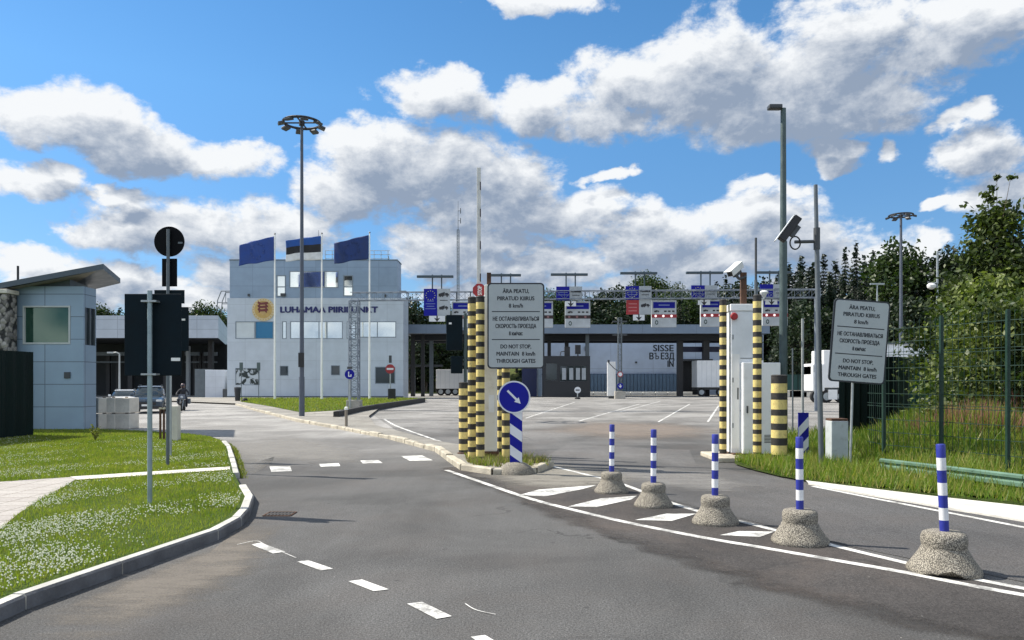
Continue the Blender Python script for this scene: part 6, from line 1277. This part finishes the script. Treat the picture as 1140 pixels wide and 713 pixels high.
t = small_sign('blue round path sign in front of the gantry leg', 389.5, 42.2, 417, 5.4, 'blue', False); b = MB(); b.box(-.14, .14, -.08, -.05, Zp(411, 42.2), Zp(408.5, 42.2)); b.build('plate', dgrey, t)
for px, lab in ((434.2, 'left dark bin under the red no entry sign'), (438.2, 'right dark bin under the red no entry sign')):
    b = MB(); b.box(-.16, .16, -.16, .16, 0, .95, bev=.03); o = b.build('waste_bin', black, None, (Xp(px, 65.4), 65.4, .1)); tag(o, lab, 'bin', 'dark waste bins outside the buildings')
d = 60; t = thing('litter_bin', 'black tapered litter bin at the left end of the building lawn', 'bin', (Xp(264.5, d), d, .05)); b = MB(); b.lathe([(.19, 0), (.26, 1.05), (.24, 1.12)], 14); b.build('bin', black, t); b = MB(); b.lathe([(.27, 1.06), (.27, 1.15), (.1, 1.2)], 14); b.build('lid', dgrey, t)
b = MB(); b.lathe([(.22, 0), (.25, .1), (.16, .25), (.05, .28)], 12); tag(b.build('boulder', rubber, None, (Xp(272.5, 58), 58, .1)), 'small dark stone beside the tapered litter bin', 'stone')
def info_post(px, label):
    d = 68; t = thing('info_post', label, 'sign post', (Xp(px, d), d, .1), 'thin sign posts before the left windows'); b = MB(); b.rod((0, 0, 0), (0, 0, Zp(405, d)), .035, 6); b.build('pole', mgrey, t); b = MB(); b.box(-.16, .16, -.05, -.02, Zp(414, d), Zp(405, d)); b.build('plate', mat('greenish_plate', (.07, .10, .10), .5), t)
info_post(268.7, 'left thin sign post before the lower left windows'); info_post(288, 'right thin sign post before the lower left windows')
d = 30.5; x_, y_, _ = G(385.5, 475, .1); t = thing('short_post', 'short thin post standing alone on the island pavement', 'post', (x_, y_, IZ)); b = MB(); b.rod((0, 0, 0), (0, 0, .56), .05, 10); b.build('post', mat('post_tan', (.22, .19, .15), .7), t); b = MB(); b.lathe([(.06, .56), (.06, .64), (.03, .66)], 10); b.build('cap', white, t)

# far poles
d = 66; t = thing('street_lamp', 'T shaped far street lamp above the tilted speed sign', 'street lamp', (Xp(976.5, d), d, 0)); b = MB(); b.rod((0, 0, 0), (0, 0, Zp(316.5, d)), .09, 8, .06); b.build('pole', galv, t)
for s_ in (-1, 1):
    b = MB(); b.box(min(0, s_ * .62), max(0, s_ * .62), -.1, .1, Zp(317.2, d), Zp(315.6, d)) ; b.build('lamp_head', galv, t)
d = 26; t = thing('camera_pole', 'pale slim pole with a white camera before the tall trees', 'pole', (Xp(1043.5, d), d, .3)); b = MB(); b.rod((0, 0, 0), (0, 0, Zp(280, d) - .3), .035, 8); b.build('pole', galv, t)
t = thing('security_camera', 'white camera on the pale slim pole before the tall trees', 'camera', (Xp(1037, d), d, Zp(319, d))); b = MB(); b.lathe([(.05, -.1), (.13, -.05), (.15, .03), (.1, .1), (.03, .12)], 14); b.build('dome', camw, t); b = MB(); b.rod((0, 0, .1), (.2, 0, .13), .025, 6); b.build('arm', galv, t)

# ------------------------------------------------------------------ vehicles
def wheel(t, c, r, w, ax='X'):
    M = Matrix.Translation(c) @ (Matrix.Rotation(R(90), 4, 'Y') if ax == 'X' else Matrix.Rotation(R(90), 4, 'X')); b = MB(); b.lathe([(r * .62, -w / 2), (r * .94, -w / 2), (r, -w * .3), (r, w * .3), (r * .94, w / 2), (r * .62, w / 2)], 22, M=M); o = b.build('wheel', rubber, t); b = MB(); b.lathe([(r * .6, -w * .52), (r * .6, w * .52)], 16, M=M); b.build('rim', galv, o)
def car(label, x, y, col, rz, H=1.6):
    t = thing('parked_car', label, 'car', (x, y, 0), None, rz); paint = mat('car_paint_' + label.split()[0], col, .3, .03, 1, metal=.2, coat=.6)
    def loft(secs, mi=0):   # sections along y: (y, half width, z0, z1)
        b = MB(); N = 12; rings = []
        for (yy, hw, z0, z1) in secs:
            for k in range(N):
                a = 2 * math.pi * (k + .5) / N; ca, sa = math.cos(a), math.sin(a); e = .45; b.v.append((hw * math.copysign(abs(ca) ** e, ca), yy, (z0 + z1) / 2 + (z1 - z0) / 2 * math.copysign(abs(sa) ** e, sa)))
        n = len(secs)
        for i in range(n - 1):
            for k in range(N): b.f.append((i * N + k, i * N + (k + 1) % N, (i + 1) * N + (k + 1) % N, (i + 1) * N + k)); b.m.append(mi); b.sm.append(True)
        b.f.append(tuple(range(N))); b.m.append(mi); b.sm.append(False); b.f.append(tuple((n - 1) * N + k for k in range(N))[::-1]); b.m.append(mi); b.sm.append(False); return b
    recalc(loft([(-2.1, .72, .34, .74), (-2.02, .86, .26, .86), (-1.6, .9, .24, .95), (-.95, .91, .24, 1.02), (.6, .91, .24, 1.05), (1.7, .9, .26, 1.05), (2.05, .84, .3, 1.0), (2.1, .7, .4, .9)]).build('body', paint, t))
    recalc(loft([(-1.05, .78, .98, 1.02), (-.45, .72, .98, H - .12), (.2, .70, .98, H - .03), (1.3, .69, .98, H - .06), (1.95, .68, .98, 1.1)]).build('cabin_glass', gdark, t))
    recalc(loft([(-.38, .66, H - .1, H - .05), (.2, .66, H - .06, H + .01), (1.35, .64, H - .08, H - .01), (1.5, .6, H - .14, H - .1)]).build('roof', paint, t))
    t.scale = (H / 1.85,) * 3 if H > 1.55 else (.78,) * 3
    for sx in (-1, 1):
        for yy in (-1.35, 1.35): wheel(t, (sx * .80, yy, .33), .33, .22)
        b = MB(); b.box(min(sx * .5, sx * .80), max(sx * .5, sx * .80), -2.12, -1.98, .70, .82, bev=.02); b.build('headlight', mat('lamp_glass', (.6, .62, .62), .15), t)
        b = MB(); b.box(min(sx * .86, sx * 1.03), max(sx * .86, sx * 1.03), -.75, -.6, 1.0, 1.14, bev=.03); b.build('mirror', paint, t)
        b = MB(); b.rod((sx * .6, -.2, H + .04), (sx * .6, 1.3, H + .04), .02, 5); b.build('roof_rail', dgrey, t)
    b = MB(); b.box(-.5, .5, -2.135, -2.03, .5, .68, bev=.01); b.build('grille', black, t); b = MB(); b.box(-.75, .75, -2.125, -1.98, .27, .44, bev=.02); b.build('bumper', black, t); b = MB(); b.box(-.26, .26, -2.15, -2.127, .44, .55); b.build('number_plate', white, t)
    return t
car('dark blue crossover facing the camera behind the concrete blocks', Xp(162, 39), 39.5, (.030, .05, .075), R(21), 1.62)
car('white car half hidden behind the concrete stack', Xp(134, 44), 44.5, (.7, .71, .71), R(20), 1.5)
def skin(name, joints, edges, m, parent, sub=2):
    me = bpy.data.meshes.new(name); me.from_pydata([j[0] for j in joints], edges, []); o = bpy.data.objects.new(name, me); C.objects.link(o); bpy.context.view_layer.objects.active = o
    mod = o.modifiers.new('skin', 'SKIN'); 
    if not me.skin_vertices: me.skin_vertices.new()
    sv = me.skin_vertices[0].data
    for i, j in enumerate(joints): sv[i].radius = (j[1], j[1] if len(j) < 3 else j[2]); sv[i].use_root = (i == 0)
    mod.use_smooth_shade = True; s = o.modifiers.new('sub', 'SUBSURF'); s.levels = sub; s.render_levels = sub
    bpy.context.view_layer.update(); dg = bpy.context.evaluated_depsgraph_get(); nm = bpy.data.meshes.new_from_object(o.evaluated_get(dg)); o.modifiers.clear(); o.data = nm; nm.materials.clear(); nm.materials.append(m)
    for p in nm.polygons: p.use_smooth = True
    o.parent = parent; return o
def motorcycle():
    d = 42.; X0 = Xp(203.5, d); t = thing('motorcycle', 'dark touring motorcycle ridden towards the camera on the left road', 'motorcycle', (X0, d, 0), None, R(18)); t.scale = (.84,) * 3; bp = mat('bike_paint', (.10, .11, .13), .35, .05, 2, coat=.4)
    wheel(t, (0, -.78, .32), .32, .13); wheel(t, (0, .72, .32), .32, .16)
    b = MB(); b.rod((.07, -.76, .34), (.1, -.42, 1.02), .03, 8); b.build('fork', galv, t); b = MB(); b.rod((-.07, -.76, .34), (-.1, -.42, 1.02), .03, 8); b.build('fork', galv, t)
    b = MB(); b.box(-.19, .19, -.35, .35, .28, .72, bev=.07); b.build('engine', dgrey, t)
    b = MB(); b.box(-.17, .17, -.32, .18, .74, .98, bev=.07); b.build('tank', bp, t); b = MB(); b.box(-.17, .17, .2, .85, .76, .87, bev=.04); b.build('seat', black, t)
    b = MB(); b.add([(-.24, -.62, .78), (.24, -.62, .78), (.19, -.48, 1.12), (-.19, -.48, 1.12), (-.2, -.35, .75), (.2, -.35, .75), (.15, -.36, 1.05), (-.15, -.36, 1.05)], [(0, 1, 2, 3), (1, 5, 6, 2), (4, 0, 3, 7), (5, 4, 7, 6), (3, 2, 6, 7), (1, 0, 4, 5)]); b.build('fairing', bp, t)
    b = MB(); b.lathe([(.085, 0), (.08, .03), (.04, .05)], 14, M=Matrix.Translation((0, -.60, .92)) @ Matrix.Rotation(R(78), 4, 'X')); b.build('headlight', mat('lamp_glass', (.6, .62, .62), .15), t)
    b = MB(); b.tube([(-.40, -.30, 1.06), (-.15, -.42, 1.08), (.15, -.42, 1.08), (.40, -.30, 1.06)], .018, 8); b.build('handlebar', black, t)
    for s_ in (-1, 1): b = MB(); b.box(min(s_ * .2, s_ * .42), max(s_ * .2, s_ * .42), .35, .85, .45, .8, bev=.04); b.build('pannier', mgrey, t)
    p = thing('person', 'rider in dark jacket and helmet on the touring motorcycle', 'person', (X0, d, 0), None, R(18)); p.scale = (.84,) * 3; jk = mat('rider_jacket', (.035, .035, .042), .8, .2, 6)
    J = [((0, .32, .92), .17, .15), ((0, .26, 1.12), .16, .13), ((0, .18, 1.32), .19, .13), ((0, .14, 1.45), .11, .09), ((0, .11, 1.55), .06)]; E = [(0, 1), (1, 2), (2, 3), (3, 4)]
    for s_ in (-1, 1):
        n = len(J); J += [((s_ * .2, .15, 1.40), .075), ((s_ * .36, .02, 1.20), .06), ((s_ * .37, -.24, 1.10), .045), ((s_ * .36, -.32, 1.08), .045)]; E += [(3, n), (n, n + 1), (n + 1, n + 2), (n + 2, n + 3)]
        n = len(J); J += [((s_ * .13, .25, .90), .11), ((s_ * .25, -.12, .80), .085), ((s_ * .24, .12, .40), .06), ((s_ * .23, .1, .30), .055), ((s_ * .24, -.06, .26), .045)]; E += [(0, n), (n, n + 1), (n + 1, n + 2), (n + 2, n + 3), (n + 3, n + 4)]
    skin('body', J, E, jk, p)
    b = MB(); b.lathe([(.06, 0), (.115, .03), (.14, .10), (.142, .17), (.12, .24), (.07, .285), (.02, .295)], 18, c=(0, .09, 1.54)); h = b.build('helmet', mat('helmet_dark', (.09, .04, .035), .3, coat=.5), p)
    b = MB(); b.box(-.095, .095, -.06, .0, 1.64, 1.73, bev=.025); b.build('visor', gdark, h)
motorcycle()
# trucks
def trailer(label, px0, px1, d, ptop, pbot, front, name='box_trailer', nose=False):
    w = (px1 - px0) * d / F; t = thing(name, label, 'truck', (Xp(px0, d), d, 0)); z0, z1 = Zp(pbot, d), Zp(ptop, d); wm = mat('trailer_white', (.78, .78, .77), .5, .05, 1)
    b = MB(); b.box(0, w, 0, 2.5, z0, z1, bev=.04); bx = b.build('box', wm, t); b = MB()
    for i in range(1, int(w / .55)): b.box(i * .55 - .02, i * .55 + .02, -.02, .004, z0 + .05, z1 - .05)
    b.build('side_ribs', mat('trailer_rib', (.6, .61, .62), .5), bx)
    b = MB(); b.box(.05, w - .05, .1, 2.4, z0 - .28, z0 - .01); b.build('chassis', black, t)
    for k in range(4): wheel(t, (.55 + k * (w - 1.1) / 3, .25, .48), .48, .3, 'Y')
    return t
trailer('white box trailer parked beneath the grassy slope left of the striped posts', 485.5, 520, 90, 411.5, 433, False)
trailer('long white trailer behind the striped gate posts under the canopy', 776, 850, 84, 401.5, 431.5, False, nose=True)
def lorry():
    d = 58.; t = thing('lorry', 'white lorry with a tall box parked behind the lamp post and camera pole', 'truck', (Xp(925, d), d, 0)); x = lambda px: Xp(px, d) - Xp(925, d); z = lambda py: Zp(py, d); wm = mat('lorry_white', (.80, .80, .79), .4, .04, 1)
    b = MB(); b.box(x(904), x(918), -.1, 2.2, z(436), z(405), bev=.12); cb = b.build('cab', wm, t); b = MB(); b.box(x(905.5), x(910.5), -.118, -.098, z(414.5), z(407)); b.build('side_window', gdark, cb); b = MB(); b.box(x(904), x(904) + .02, .2, 2.0, z(417), z(408)); b.build('windscreen', gdark, cb)
    b = MB(); b.box(x(917), x(965), 0, 2.4, z(432), z(390), bev=.05); b.build('box', wm, t)
    b = MB(); b.box(x(905), x(964), .1, 2.3, z(437), z(432.4)); b.build('chassis', dgrey, t); b = MB(); b.box(x(922), x(932), -.05, .5, z(445), z(434)); b.build('fuel_tank', white, t)
    for px in (910, 921, 937, 945): wheel(t, (x(px), .2, .5), .5, .3, 'Y')
lorry()

# drain grate by the left kerb
x_, y_, _ = G(308, 575); t = thing('drain_grate', 'dark iron drain grate in the road beside the left kerb bend', 'drain', (x_, y_, 0)); b = MB(); t.scale = (.7, .7, 1); b.box(-.24, .24, -.02, .0, .002, .012); b.box(-.24, .24, .36, .38, .002, .012); b.box(-.24, -.22, 0, .36, .002, .012); b.box(.22, .24, 0, .36, .002, .012); b.build('frame', rust, t)
b = MB(); [b.box(-.2 + i * .06, -.165 + i * .06, .0, .36, .002, .010) for i in range(7)]; b.box(-.22, .22, .15, .2, .0021, .0095); b.build('grate', mat('iron', (.05, .045, .04), .7), t)
